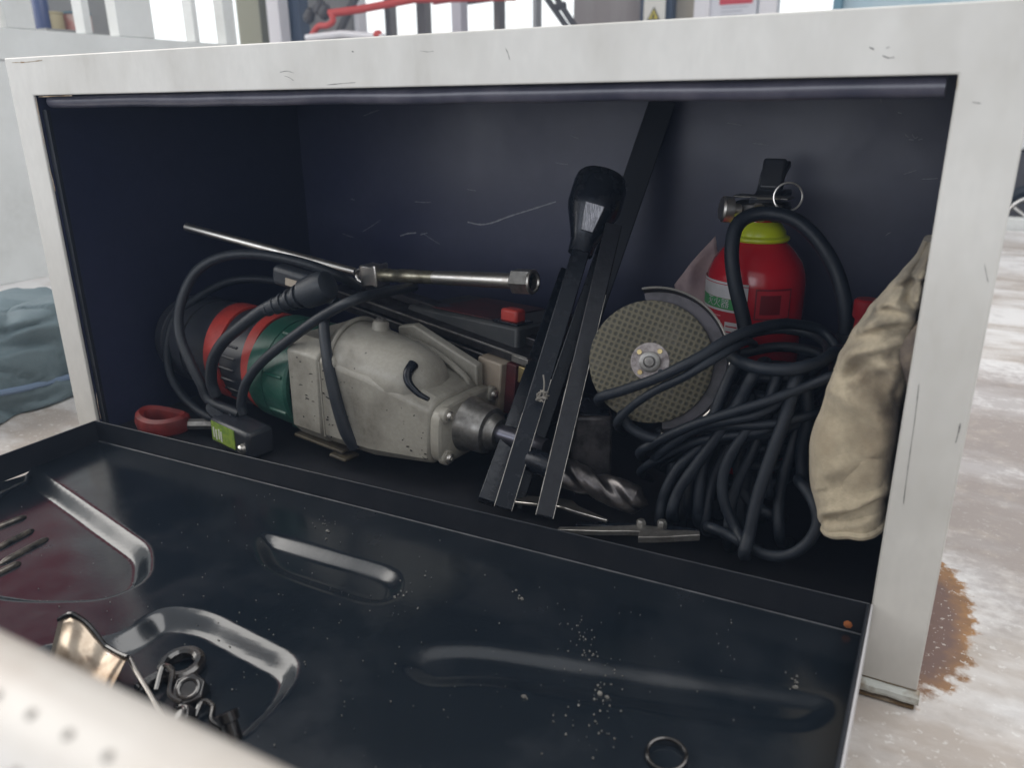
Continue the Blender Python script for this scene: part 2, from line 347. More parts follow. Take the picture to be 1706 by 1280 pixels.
rs = random.Random(3)
for _ in range(16):
    x, y = rs.uniform(540, 1540), rs.uniform(190, 420); l = rs.uniform(6, 30); sl = rs.uniform(-0.8, 0.8)
    scratch([(x, y), (x + l * 0.5, y + l * sl * 0.5 + rs.uniform(-1, 1)), (x + l, y + l * sl)], 0.0005)
scuffm = mat('scuff_mark', (0.16, 0.155, 0.15), 0.7)
def scuff(pts, wd, m=None):
    P = spline([at(px, py, -0.00475) for px, py in pts], 8); v = []; f = []
    for i, p in enumerate(P):
        ww = wd * (0.2 + 0.8 * abs(noise.noise(Vector((i * 0.9, wd * 9999 + pts[0][0], 0)))))
        t = (P[min(i + 1, len(P) - 1)] - P[max(i - 1, 0)]).normalized(); n_ = Vector((-t.z, 0, t.x))
        v += [p + n_ * ww, p - n_ * ww]
        if i: f.append((2 * i - 2, 2 * i - 1, 2 * i + 1, 2 * i))
    tpart('scuff', G().add(v, f), m or scuffm)
for q, wd in (([(842, 80), (846, 88), (849, 99)], 0.0007), ([(466, 120), (478, 118), (489, 121)], 0.0006), ([(474, 126), (482, 129), (489, 134)], 0.0005), ([(545, 141), (566, 139), (592, 137)], 0.0006),
              ([(1531, 640), (1524, 700), (1514, 770), (1505, 840)], 0.0006), ([(1600, 705), (1597, 720), (1592, 738)], 0.0008), ([(1470, 92), (1480, 96), (1490, 95)], 0.0008), ([(1448, 78), (1456, 82)], 0.0010),
              ([(1476, 80), (1482, 78)], 0.0006), ([(1620, 170), (1634, 172)], 0.0006), ([(700, 84), (712, 86), (722, 85)], 0.0004), ([(586, 85), (589, 86)], 0.0012), ([(1640, 440), (1646, 470)], 0.0004)):
    scuff(q, wd)
rustm = mat('edge_rust', (0.30, 0.20, 0.11), 0.85, base2=(0.42, 0.36, 0.28), scale=120)
for q, wd in (([(64, 161), (90, 160), (120, 159)], 0.0009), ([(60, 164), (66, 200), (74, 240)], 0.0012), ([(82, 280), (88, 300), (92, 318)], 0.0013), ([(160, 655), (164, 680), (168, 698)], 0.0012), ([(20, 104), (45, 103), (70, 100)], 0.0011), ([(1596, 128), (1594, 150)], 0.0006)):
    scuff(q, wd, rustm)

# door: a pan hinged at the bottom, lying open towards the camera, right end slightly raised
TILT = math.radians(1.02)
door_o = Vector((0.0, -0.006, 0.0))
DM = Matrix.Translation(door_o) @ Matrix.Rotation(-TILT, 4, 'Y')
DI = DM.inverted()
PAN = -0.0215
def door_pt(px, py):      # point of the pan floor, in door coordinates
    a = DI @ CAM; d = DI.to_3x3() @ ray(px, py); t = (PAN - a.z) / d.z; p = a + d * t; return p
door = thing('door', None, None); door.parent = tb; door.matrix_parent_inverse = Matrix.Identity(4)
door.matrix_local = Matrix.Translation(-TO) @ DM
def poly_sdf(poly):
    n = len(poly)
    def f(x, y):
        d = 1e9; inside = False
        for i in range(n):
            ax, ay = poly[i]; bx, by = poly[i - 1]
            ex, ey = bx - ax, by - ay; wx, wy = x - ax, y - ay
            t = max(0, min(1, (wx * ex + wy * ey) / (ex * ex + ey * ey)))
            d = min(d, math.hypot(wx - ex * t, wy - ey * t))
            if (ay > y) != (by > y) and x < (bx - ax) * (y - ay) / (by - ay) + ax: inside = not inside
        return -d if inside else d
    bx0, bx1 = min(p[0] for p in poly) - 0.03, max(p[0] for p in poly) + 0.03
    by0, by1 = min(p[1] for p in poly) - 0.03, max(p[1] for p in poly) + 0.03
    return lambda x, y: f(x, y) if bx0 < x < bx1 and by0 < y < by1 else 9
def rnd(poly, k=5):
    P = [Vector((x, y, 0)) for x, y in poly]; n = len(P); out = []
    for i in range(n):
        a, b, c = P[i - 1], P[i], P[(i + 1) % n]
        r1 = min(0.022, (a - b).length * 0.45); r2 = min(0.022, (c - b).length * 0.45)
        p, q = b + (a - b).normalized() * r1, b + (c - b).normalized() * r2
        for j in range(k + 1):
            t = j / k; o = p * (1 - t) ** 2 + b * 2 * t * (1 - t) + q * t * t; out.append((o.x, o.y))
    return out
def dpx(*pts): return [(door_pt(*p).x, door_pt(*p).y) for p in pts]
R_A = dpx((52, 775), (252, 912), (250, 965), (180, 1000), (40, 1004)) + [(0.12, -0.30), (0.02, -0.27), (0.0, -0.13)]
R_B = dpx((205, 1060), (265, 1012), (345, 1018), (502, 1098), (488, 1150), (385, 1255)) + [(0.40, -0.345), (0.33, -0.30)]
R_C = dpx((438, 884), (655, 944), (675, 962), (672, 990), (640, 1006), (600, 1004), (440, 950), (420, 905))
R_D = dpx((655, 1108), (705, 1075), (790, 1070), (1330, 1148), (1392, 1162), (1400, 1195), (1360, 1222), (1300, 1222), (800, 1142), (700, 1150))
recs = [(poly_sdf(rnd(R_A)), 0.017, 0.011), (poly_sdf(rnd(R_B)), 0.016, 0.012), (poly_sdf(rnd(R_C)), 0.017, 0.007), (poly_sdf(rnd(R_D)), 0.018, 0.0042)]
DL = 0.395
def pan_h(x, y):
    h = 0.0
    for s, wd, dp in recs:
        d = s(x, y)
        if d < 0.002:
            t = max(0, min(1, (0.001 - d) / wd)); h -= dp * (t * t * (3 - 2 * t) * 0.35 + 0.65 * min(1, max(0, (t - 0.06) / 0.86)))
    return PAN + h + 0.0009 * noise.noise(Vector((x * 7, y * 7, 1))) + 0.0003 * noise.noise(Vector((x * 25, y * 25, 4)))
nx, ny = 330, 146
g = G(); X0, X1 = 0.003, 0.897
g.add([(X0 + (X1 - X0) * i / nx, -DL + (DL - 0.002) * j / ny, pan_h(X0 + (X1 - X0) * i / nx, -DL + (DL - 0.002) * j / ny)) for j in range(ny + 1) for i in range(nx + 1)],
      [(j * (nx + 1) + i, j * (nx + 1) + i + 1, (j + 1) * (nx + 1) + i + 1, (j + 1) * (nx + 1) + i) for j in range(ny) for i in range(nx)])
g.obj('door_panel', doorblack, door, smooth=80)
FT = 0.0065
G().bounds(0.0005, 0.8995, -0.0022, -0.0005, PAN - 0.003, FT).obj('hinge_flange', flangeblack, door, bevel=0.0008)
G().bounds(0.0005, 0.0028, -DL, -0.0025, PAN - 0.003, FT).obj('side_flange', flangeblack, door, bevel=0.0006)
G().bounds(0.8972, 0.8995, -DL, -0.0025, PAN - 0.003, FT).obj('side_flange', flangeblack, door, bevel=0.0006)
G().bounds(0.0005, 0.8995, -DL - 0.0025, -DL - 0.0005, PAN - 0.003, FT).obj('front_flange', flangeblack, door, bevel=0.0006)
G().tube([(0.003 + 0.894 * i / 30, -0.0034, PAN + 0.0006) for i in range(31)], 0.0009, 6).obj('bend_line', mat('bend_highlight', (0.10, 0.105, 0.115), 0.45, base2=(0.03, 0.033, 0.04), scale=40), door)  # pale tube along the bend, a highlight put into its colour
edge = mat('door_edge_white', (0.50, 0.49, 0.50), 0.35)
G().bounds(0.9, 0.9014, -DL, -0.001, PAN - 0.004, FT - 0.0008).obj('outer_edge', edge, door)
G().bounds(-0.0014, 0.0, -DL, -0.001, PAN - 0.004, FT - 0.002).obj('outer_edge', edge, door)
# stamped louvre ribs in the left recess
for (x0, y0, x1, y1) in ((-28, 872, 40, 846), (-20, 905, 52, 868), (-5, 925, 76, 882), (-24, 948, 30, 922)):
    a, b = door_pt(x0, y0), door_pt(x1, y1); P = [a.lerp(b, i / 10) for i in range(11)]
    for p in P: p.z = pan_h(p.x, p.y) + 0.0005
    G().tube(P, lambda t: 0.0036 * min(1, 0.35 + 6 * t * (1 - t)), 12).obj('louvre', mat('louvre_reflection', (0.16, 0.14, 0.12), 0.3, 0.6, base2=(0.03, 0.03, 0.03), scale=90), door)  # light reflected on the black paint is put into this tan colour
# rust chip near the right hinge corner
a = DI @ at(1412, 1046, -0.0095)
G().lathe([(0, 0.0001), (0.0002, 0.0034), (0.0004, 0.0026), (0.0005, 0.0003)], 7, frame((a.x, -0.0024, a.z + 0.002), (0, -1, 0))).obj('rust_chip', mat('rust_chip', (0.5, 0.16, 0.05), 0.8, base2=(0.25, 0.1, 0.05), scale=200), door)

# ------------------------------------------------------------------ magnetic drill
O_ = Vector((0.05, 0.135, 0.083)); T_ = Vector((0.54, 0.08, 0.057))
dr = thing('magnetic_drill', 'grey and green magnetic core drill with red bands lying on its side', 'drill', (O_.x, O_.y, -0.012))
FR = frame(O_, T_ - O_)
FD = Matrix.Translation(-Vector(dr.location)) @ FR
def dlathe(name, prof, m, seg=48, **k): return G().lathe(prof, seg, FD).obj(name, m, dr, **k)
dlathe('motor_cap', [(-0.038, 0.03), (-0.036, 0.046), (-0.030, 0.053), (-0.018, 0.056), (-0.012, 0.0565), (-0.011, 0.055), (-0.009, 0.055), (-0.008, 0.0575), (0.030, 0.0580), (0.031, 0.0555), (0.033, 0.0555), (0.034, 0.0580), (0.170, 0.060)], darkplastic)
for k in range(10):
    a_ = math.radians(150 + 14 * k)
    p = FD @ Vector((0.126, 0.0592 * math.cos(a_), 0.0592 * math.sin(a_)))
    G().tube([p - (FD.to_3x3() @ Vector((0.014, 0, 0))), p + (FD.to_3x3() @ Vector((0.014, 0, 0)))], 0.0018, 6).obj('cooling_rib', darkplastic, dr)
def band(x0, x1, r0):
    g = G(); rings = []
    for x, r_ in ((x0, r0), (x0 + 0.001, r0 + 0.0024), (x1 - 0.001, r0 + 0.0028), (x1, r0)):
        rings.append([FD @ Vector((x + 0.010 * math.cos(t + 2.6), r_ * math.cos(t), r_ * math.sin(t))) for t in (2 * math.pi * j / 48 for j in range(48))])
    g.loft(rings).obj('red_band', redplastic, dr)
band(0.075, 0.104, 0.0588); band(0.147, 0.165, 0.0594)
dlathe('green_ring', [(0.168, 0.0605), (0.170, 0.0642), (0.196, 0.0648), (0.1965, 0.0638), (0.1985, 0.0638), (0.199, 0.065), (0.222, 0.0655), (0.234, 0.066), (0.237, 0.0635)], green)
for a_ in (165, 205, 245, 290, 120, 80):
    t = math.radians(a_); p = FD @ Vector((0.217, 0.066 * math.cos(t), 0.066 * math.sin(t))); ux = FD.to_3x3() @ Vector((0.014, 0, 0))
    G().tube([p - ux, p + ux], 0.0022, 6).obj('housing_rib', green, dr)
dlathe('air_gap_ring', [(0.230, 0.058), (0.252, 0.058)], blacksteel)
def sect(x, ry, rz, n=3.2, seg=56, cy=0, cz=0):
    out = []
    for j in range(seg):
        t = 2 * math.pi * j / seg; c, s = math.cos(t), math.sin(t)
        out.append(FD @ Vector((x, cy + ry * math.copysign(abs(c) ** (2 / n), c), cz + rz * math.copysign(abs(s) ** (2 / n), s))))
    return out
HR = [(-.0635, .054), (-.0615, -.036), (-.050, -.050), (.05, -.052), (.062, -.04), (.062, .045), (.03, .066), (-.045, .068)]
HF = [(-.0490, .026), (-.0490, -.027), (-.042, -.035), (.04, -.035), (.048, -.026), (.048, .02), (.03, .034), (-.034, .036)]
def hsec(x, k, inset=0.0):
    out = []
    for (a0, b0), (a1, b1) in zip(HR, HF):
        y, z = a0 + (a1 - a0) * k, b0 + (b1 - b0) * k; l = math.hypot(y, z); out.append(FD @ Vector((x, y * (1 - inset / l), z * (1 - inset / l))))
    return out
G().loft([hsec(0.242, -0.02, 0.004), hsec(0.244, -0.02), hsec(0.2905, 0.0), hsec(0.2915, 0.0, 0.003)]).obj('motor_flange', cast, dr, smooth=30, bevel=0.0035, seg=3)
G().loft([hsec(0.2912, 0.0, 0.0012), hsec(0.36, 0.28, -0.001), hsec(0.437, 1.0)]).obj('gear_housing', cast, dr, smooth=30, bevel=0.0045, seg=3)
ch = G(); rc_ = random.Random(11)
for _ in range(70):
    x = rc_.uniform(0.246, 0.432); k = max(0.0, (x - 0.2912) / 0.1458); v_ = rc_.random() ** 0.8
    (ya, za), (yb, zb) = [(HR[q][0] + (HF[q][0] - HR[q][0]) * k, HR[q][1] + (HF[q][1] - HR[q][1]) * k) for q in (0, 1)]
    if 0.285 < x < 0.296: continue
    y, z = ya + (yb - ya) * v_ - (0.0016 if 0.3 < x < 0.42 else 0.0006), za + (zb - za) * v_; l = rc_.uniform(0.0004, 0.0026) * (0.5 + rc_.random()); h = rc_.uniform(0.0003, 0.0010); sl = rc_.uniform(-0.5, 0.5)
    q = [(-l, sl * l - h * 0.3), (0, -h), (l, -sl * l * 0.6), (l * 0.7, h * 0.8 - sl * l * 0.4), (-l * 0.4, h)]
    ch.loft([[FD @ Vector((x + a, y + 0.0012, z + b)) for a, b in q], [FD @ Vector((x + a, y, z + b)) for a, b in q]])
co = ch.obj('paint_chips', mat('chipped_dark', (0.028, 0.025, 0.022), 0.6), dr, smooth=0); co['kind'] = 'stuff'
brk = mat('brown_bracket', (0.10, 0.082, 0.052), 0.6, base2=(0.04, 0.033, 0.025), scale=50)
g = G().box((0.272, -0.044, -0.0565), (0.080, 0.016, 0.004)).box((0.308, -0.046, -0.062), (0.026, 0.022, 0.004))
for i in range(len(g.v)): g.v[i] = FD @ g.v[i]
g.obj('foot_bracket', brk, dr, bevel=0.0015)
# bulge for the gear wheel, rim and lid
def arcring(x, r, a0, a1, n, cy, cz): return [FD @ Vector((x, cy + r * math.cos(a), cz + r * math.sin(a))) for a in [a0 + (a1 - a0) * i / n for i in range(n + 1)]]
g = G(); rings = []
BY, BZ, BR = -0.016, 0.044, 0.045
for x, k in ((0.293, 0.9), (0.297, 1.0), (0.345, 0.97), (0.385, 0.90), (0.404, 0.78), (0.415, 0.58), (0.420, 0.2)):
    rings.append([FD @ Vector((x, BY + BR * k * math.cos(t), BZ - 0.010 * (x - 0.293) / 0.127 + BR * k * math.sin(t))) for t in (2 * math.pi * j / 40 for j in range(40))])
g.loft(rings).obj('gear_bulge', cast, dr)
P = [FD @ Vector((0.306, BY + (BR + 0.001) * math.cos(t), BZ + (BR + 0.001) * math.sin(t))) for t in [math.pi * (0.06 + 0.98 * i / 30) for i in range(31)]]
G().tube(P, 0.0026, 8).obj('rim', cast, dr)
P = [FD @ Vector((0.297, y, z)) for y, z in ((-0.0655, 0.052), (-0.0640, 0.0), (-0.0625, -0.036))]
G().tube(P, 0.0011, 6).obj('casting_seam', cast, dr)
def screw(p, nrm, r=0.006, m=steel_d, h=0.004, name='screw'):
    F = frame(p, nrm, (0.3, 0.2, 0.9)); s = G().lathe([(0, r), (h * 0.6, r), (h, r * 0.7), (h, r * 0.35), (h * 0.5, r * 0.33)], 16, F).obj(name, m, dr)
    return s
for x, y, z in ((0.308, -0.0600, 0.052), (0.335, -0.010, 0.0885), (0.306, 0.026, 0.064)):
    p = FD @ Vector((x, y, z)); G().lathe([(-0.006, 0.0095), (0.002, 0.009), (0.004, 0.0075)], 18, frame(p, FD.to_3x3() @ Vector((0, y - BY, z - BZ + 0.002)), (0.3, 0.2, 0.9))).obj('screw_boss', cast, dr)
    q = p + (FD.to_3x3() @ Vector((0, y - BY, z - BZ + 0.002))).normalized() * 0.0035; screw(q, FD.to_3x3() @ Vector((0, y - BY, z - BZ + 0.002)))
# switch lever: a dark comma on the shoulder of the bulge
P = spline([FD @ Vector(p) for p in ((0.404, -0.036, 0.066), (0.406, -0.047, 0.060), (0.412, -0.052, 0.052), (0.424, -0.052, 0.044), (0.436, -0.050, 0.040))], 6)
G().tube(P, lambda t: 0.0058 * (1 - 0.6 * t), 12).obj('lever', blacksteel, dr)
# bracket web and plate towards the slide
F2 = FD @ Matrix.Translation((0, 0.028, 0)) @ Matrix.Rotation(math.pi / 2, 4, 'X')
G().prism([(0.325, 0.02), (0.325, 0.076), (0.347, 0.082), (0.436, 0.054), (0.440, -0.01), (0.39, -0.03)], -0.012, F2).obj('bracket_web', cast, dr, bevel=0.002)
P = [FD @ Vector(p) for p in ((0.340, 0.024, 0.068), (0.385, 0.022, 0.060), (0.426, 0.021, 0.042), (0.432, 0.021, 0.032))]
G().tube(spline(P, 5), 0.0035, 8).obj('web_rib', cast, dr)
def dbox(name, c, d, m, **k):
    g = G().box(c, d)
    for i in range(len(g.v)): g.v[i] = FD @ g.v[i]
    return g.obj(name, m, dr, **k)
# nose
G().loft([sect(0.4372, 0.049, 0.0330, 4.5, cz=-0.001), sect(0.4385, 0.0495, 0.0335, 4.5, cz=-0.001), sect(0.4475, 0.0490, 0.0330, 4.5, cz=-0.001), sect(0.4495, 0.0465, 0.0305, 4.2, cz=-0.001)]).obj('nose_plate', cast, dr)
for sy in (-1, 1):
    for sz in (-1, 1):
        p = FD @ Vector((0.4495, sy * 0.038, -0.001 + sz * 0.0235))
        G().lathe([(-0.004, 0.0085), (0.002, 0.0082), (0.003, 0.007)], 16, frame(p, FD.to_3x3() @ Vector((1, 0, 0)))).obj('screw_boss', cast, dr)
        screw(p + (FD.to_3x3() @ Vector((0.0028, 0, 0))), FD.to_3x3() @ Vector((1, 0, 0)), 0.0052, steel, 0.004)
dlathe('collar', [(0.447, 0.031), (0.452, 0.0290), (0.456, 0.0262), (0.474, 0.0258), (0.4785, 0.0240), (0.480, 0.0195), (0.482, 0.0195), (0.486, 0.0165), (0.489, 0.0150)], steel_d)
dlathe('spindle', [(0.487, 0.0105), (0.530, 0.0100), (0.545, 0.0095)], mat('spindle_steel', (0.16, 0.16, 0.19), 0.3, 0.9))
# slide rail behind the motor, bracket and brass gib
a, b = at(545, 478, 0.20), at(880, 598, 0.135)
FS = Matrix.Translation(-Vector(dr.location)) @ frame(a, b - a); LS = (b - a).length
def sbox(name, x0, x1, y0, y1, z0, z1, m, bevel=0.001):
    g = G().bounds(x0, x1, y0, y1, z0, z1)
    for i in range(len(g.v)): g.v[i] = FS @ g.v[i]
    return g.obj(name, m, dr, bevel=bevel)
railm = mat('slide_rail_steel', (0.10, 0.095, 0.10), 0.30, 0.85, base2=(0.045, 0.042, 0.045), scale=40, rough2=0.45)
sbox('slide_rail', 0.0, LS, 0.0, 0.052, -0.010, 0.0, railm)
sbox('slide_rail', 0.012, LS - 0.02, -0.002, 0.010, -0.0225, -0.0125, railm)
sbox('slide_ridge', 0.03, LS - 0.01, 0.030, 0.048, 0.0005, 0.010, railm)
sbox('rail_edge', 0.001, LS - 0.001, -0.0010, 0.0008, -0.0016, 0.0007, steel_d, 0.0003)
sbox('rail_edge', 0.013, LS - 0.022, -0.0030, -0.0012, -0.0140, -0.0120, steel_d, 0.0003)
sbox('rail_end', LS - 0.022, LS + 0.0008, -0.0012, 0.02, -0.0095, -0.001, steel_d)
sbox('bracket', LS - 0.060, LS - 0.026, -0.012, 0.030, -0.075, -0.0115, cast2, 0.002)
sbox('bracket_cheek', LS - 0.0255, LS - 0.012, -0.004, 0.032, -0.07, -0.011, darkred)
sbox('brass_gib', LS - 0.0118, LS + 0.004, -0.001, 0.018, -0.030, -0.0115, brass)
sbox('dovetail', -0.004, 0.010, 0.000, 0.045, -0.012, -0.0105, brass, 0.0005)
# control box with faded red panel and red switch
cb = at(800, 512, 0.232)
FC = Matrix.Translation(-Vector(dr.location)) @ Matrix.Translation((cb.x, cb.y, cb.z)) @ Matrix.Rotation(math.radians(-12), 4, 'Z') @ Matrix.Rotation(math.radians(-4), 4, 'X')
def cbox(name, x0, x1, y0, y1, z0, z1, m, bevel=0.002):
    g = G().bounds(x0, x1, y0, y1, z0, z1)
    for i in range(len(g.v)): g.v[i] = FC @ g.v[i]
    return g.obj(name, m, dr, bevel=bevel)
cbox('control_box', -0.070, 0.105, -0.055, 0.055, -0.13, 0.0, mat('control_box_grey', (0.035, 0.038, 0.040), 0.5, base2=(0.055, 0.055, 0.055), scale=30), 0.004)
cbox('red_panel', -0.035, 0.060, -0.047, 0.050, 0.0002, 0.0014, darkred, 0.0004)
cbox('red_switch', 0.072, 0.096, -0.047, -0.030, 0.001, 0.016, redplastic, 0.003)
cbox('switch_frame', 0.066, 0.102, -0.053, -0.024, 0.0003, 0.003, blacksteel, 0.001)

# drill's power cord wound round the rear, with plug and strain relief
def strand(name, par, pts, r, m=rubber, seg=12):
    P = spline([at(*p) for p in pts], 10)
    return rel(G().tube(P, r, seg), par.location).obj(name, m, par)
strand('power_cord', dr, [(598, 478, 0.20), (560, 458, 0.17), (500, 437, 0.15), (430, 424, 0.13), (370, 428, 0.11), (325, 455, 0.09), (300, 510, 0.07), (300, 560, 0.055), (320, 610, 0.05), (335, 640, 0.05), (350, 668, 0.05), (400, 690, 0.05)], 0.0062, rubber2)
strand('power_cord', dr, [(560, 505, 0.14), (470, 470, 0.17), (380, 470, 0.15), (300, 520, 0.10), (280, 570, 0.08), (283, 620, 0.07), (305, 660, 0.06), (340, 690, 0.05), (380, 705, 0.05)], 0.0052, rubber)
strand('power_cord', dr, [(690, 478, 0.21), (640, 487, 0.11), (590, 500, 0.055), (540, 525, 0.05), (490, 560, 0.045), (440, 600, 0.042), (412, 635, 0.04), (402, 670, 0.04), (405, 690, 0.04)], 0.0056, rubber2)
strand('power_cord', dr, [(541, 525, 0.058), (540, 550, 0.048), (546, 600, 0.038), (556, 650, 0.034), (568, 695, 0.034), (578, 722, 0.036), (592, 744, 0.042)], lambda t: 0.0056 + 0.002 * t, rubber2)
pc = thing('power_plug', 'dark grey moulded power plug with ribbed strain relief on the red bands', 'plug', at(500, 490, 0.055))
po = Vector(pc.location)
P = spline([at(*p) for p in ((360, 660, 0.05), (352, 635, 0.048), (355, 600, 0.046), (372, 570, 0.045), (400, 545, 0.047), (430, 522, 0.05), (450, 510, 0.052), (480, 496, 0.055))], 8)
rel(G().tube(P, 0.0068, 12), po).obj('cord', rubber2, pc)
a, b = at(440, 517, 0.052), at(528, 482, 0.058); d = (b - a)
for k in range(5):
    p = a + d * (0.08 + 0.15 * k); rr = 0.0085 + 0.0012 * k
    rel(G().lathe([(-0.0022, rr - 0.002), (-0.0016, rr), (0.0016, rr), (0.0022, rr - 0.002)], 16, frame(p, d)), po).obj('strain_relief_rib', rubber2, pc)
rel(G().lathe([(0.0, 0.007), (d.length * 0.75, 0.011), (d.length * 0.8, 0.0165), (d.length * 1.1, 0.0175), (d.length * 1.2, 0.015), (d.length * 1.24, 0.008)], 20, frame(a, d)), po).obj('plug_body', rubber2, pc)
Fp = frame(at(505, 468, 0.07), at(540, 478, 0.075) - at(455, 452, 0.075))
g = G().box((0, 0, 0), (0.075, 0.020, 0.022))
for i in range(len(g.v)): g.v[i] = Fp @ g.v[i]
rel(g, po).obj('plug_head', rubber2, pc, bevel=0.006, seg=3)
g = G().box((0.002, -0.0105, -0.002), (0.034, 0.002, 0.008))
for i in range(len(g.v)): g.v[i] = Fp @ g.v[i]
rel(g, po).obj('plug_label', cast2, pc)

# small yellow-green labelled plug on the floor under the drill
pl = thing('cable_connector', 'black cable connector with yellow-green label under the drill motor', 'connector', at(405, 728, 0.035)); po = Vector(pl.location)
Fp = frame(at(400, 722, 0.04), at(440, 745, 0.03) - at(370, 712, 0.045))
def fbox(Fm, c, dd, name, m, par, off, bevel=0.001):
    g = G().box(c, dd)
    for i in range(len(g.v)): g.v[i] = Fm @ g.v[i]
    return rel(g, off).obj(name, m, par, bevel=bevel)
fbox(Fp, (0.004, 0, 0), (0.078, 0.036, 0.034), 'body', darkplastic, pl, po, 0.005)
lab = mat('label_yellow_green', (0.30, 0.42, 0.06), 0.5, base2=(0.15, 0.26, 0.05), scale=90)
fbox(Fp, (-0.006, -0.0185, 0.002), (0.046, 0.0012, 0.024), 'label', lab, pl, po, 0)
for k, x in enumerate((-0.024, -0.019, -0.013, -0.009)):
    fbox(Fp, (x, -0.0194, 0.001 - 0.002 * (k % 2)), (0.0025, 0.0006, 0.013), 'label_stripe', mat('label_white', (0.7, 0.72, 0.6), 0.5), pl, po, 0)
G_ = G().lathe([(0, 0.006), (0.004, 0.0055), (0.006, 0.003)], 12, frame(Fp @ Vector((0.032, -0.018, -0.004)), Fp.to_3x3() @ Vector((0, -1, 0)), (0.3, 0.2, 0.9)))
rel(G_, po).obj('screw', steel, pl)
for q in ((395, 690, 0.05), (362, 668, 0.055)):
    P = spline([at(*q), at(q[0] - 6, q[1] + 16, 0.048), at(392, 712, 0.045)], 5); rel(G().tube(P, 0.0085, 10), po).obj('strain_relief', rubber, pl)
# red ring-handled tool at the far left
rr = at(272, 702, 0.03); rt = thing('pliers', 'red plastic ring handle lying in the front left corner of the box', 'pliers', rr)
ringred = mat('dull_red_handle', (0.22, 0.022, 0.018), 0.5, base2=(0.12, 0.014, 0.012), scale=40)
ring = []
for i in range(28):
    a = 2 * math.pi * i / 28; ring.append(Vector((0.034 * math.cos(a), 0.020 * math.sin(a), 0.002 * math.cos(2 * a))))
g = G(); rings = []
for i, p in enumerate(ring):
    d = Vector((p.x, p.y * 2, 0)).normalized()
    rings.append([p + d * 0.007 * math.cos(2 * math.pi * j / 8) + Vector((0, 0, 0.012 * math.sin(2 * math.pi * j / 8))) for j in range(8)])
rings.append(rings[0]); g.loft(rings, cap=False).obj('ring_handle', ringred, rt)
G().tube([(0.030, 0.004, 0), (0.06, 0.02, 0.0), (0.10, 0.03, 0)], 0.007, 8).obj('arm', steel_d, rt)
fb = G().lathe([(0, 0.006), (0.02, 0.012), (0.03, 0.012), (0.034, 0.008)], 12, frame(at(290, 590, 0.10) - Vector((0.012, 0, 0.01)), (1, 0.1, 0.2)))
rel(fb, dr.location).obj('red_foot', redplastic, dr)

# ------------------------------------------------------------------ jointed socket wrench lying across the top
A, B, Cc = at(310, 378, 0.155), at(606, 457, 0.215), at(872, 469, 0.195)
wr = thing('socket_wrench', 'bright steel jointed socket wrench lying across the top of the drill', 'wrench', B)
d = (B - A).normalized()
rel(G().tube([A, A.lerp(B, 0.5), B - d * 0.012], 0.0056, 14), B).obj('rod', steel, wr)
d2 = (Cc - B).normalized()
Fk = frame(B, d2); rings = []
for x, hy, hz in ((0.004, 0.0115, 0.0115), (0.007, 0.0125, 0.0140), (0.012, 0.0120, 0.0132), (0.022, 0.0115, 0.0122), (0.029, 0.0125, 0.0138), (0.032, 0.0125, 0.0140)):
    rings.append([Fk @ Vector((x, sy * hy, sz * hz)) for sy, sz in ((-1, -1), (1, -1), (1, 1), (-1, 1))])
rel(G().loft(rings), B).obj('knuckle', steel, wr, smooth=40, bevel=0.0016)
rel(G().tube(spline([Fk @ Vector(p) for p in ((0.006, -0.006, 0.008), (-0.004, -0.006, 0.006), (-0.008, -0.005, 0.0), (-0.003, -0.006, -0.007), (0.006, -0.006, -0.009))], 5), 0.0022, 8), B).obj('swivel_eye', steel, wr)
rel(G().lathe([(-0.004, 0.0025), (-0.0035, 0.004), (0.0035, 0.004), (0.004, 0.0025)], 10, frame(B - d * 0.004, d2.cross(Vector((0, 0, 1))).cross(d2))), B).obj('joint_pin', steel_d, wr)
Lw = (Cc - B).length
rel(G().lathe([(0.030, 0.0078), (0.034, 0.0085), (0.045, 0.0085), (0.046, 0.0078), (0.060, 0.0078), (0.061, 0.0085), (0.085, 0.0085), (0.086, 0.0080), (0.115, 0.0080)], 18, frame(B, d2)), B).obj('sleeve', mat('sleeve_steel', (0.45, 0.42, 0.32), 0.35, 0.85, base2=(0.20, 0.18, 0.13), scale=70), wr)
rel(G().lathe([(0.115, 0.0082), (Lw - 0.012, 0.0090)], 18, frame(B, d2)), B).obj('shaft', steel, wr)
Fh = frame(B, d2)
rel(G().loft([[Fh @ Vector((x, r * math.cos(math.pi / 3 * j), r * math.sin(math.pi / 3 * j))) for j in range(6)] for x, r in ((Lw - 0.013, 0.0125), (Lw - 0.011, 0.0145), (Lw + 0.012, 0.0145))], cap=False), B).obj('hex_socket', steel_d, wr, smooth=20)
rel(G().torus(Fh @ Vector((Lw + 0.012, 0, 0)), d2, 0.0118, 0.0022, n=6 * 4, seg=6), B).obj('socket_rim', steel, wr)
rel(G().lathe([(Lw + 0.004, 0.0095), (Lw + 0.006, 0.0095)], 12, Fh), B).obj('socket_core', blacksteel, wr)

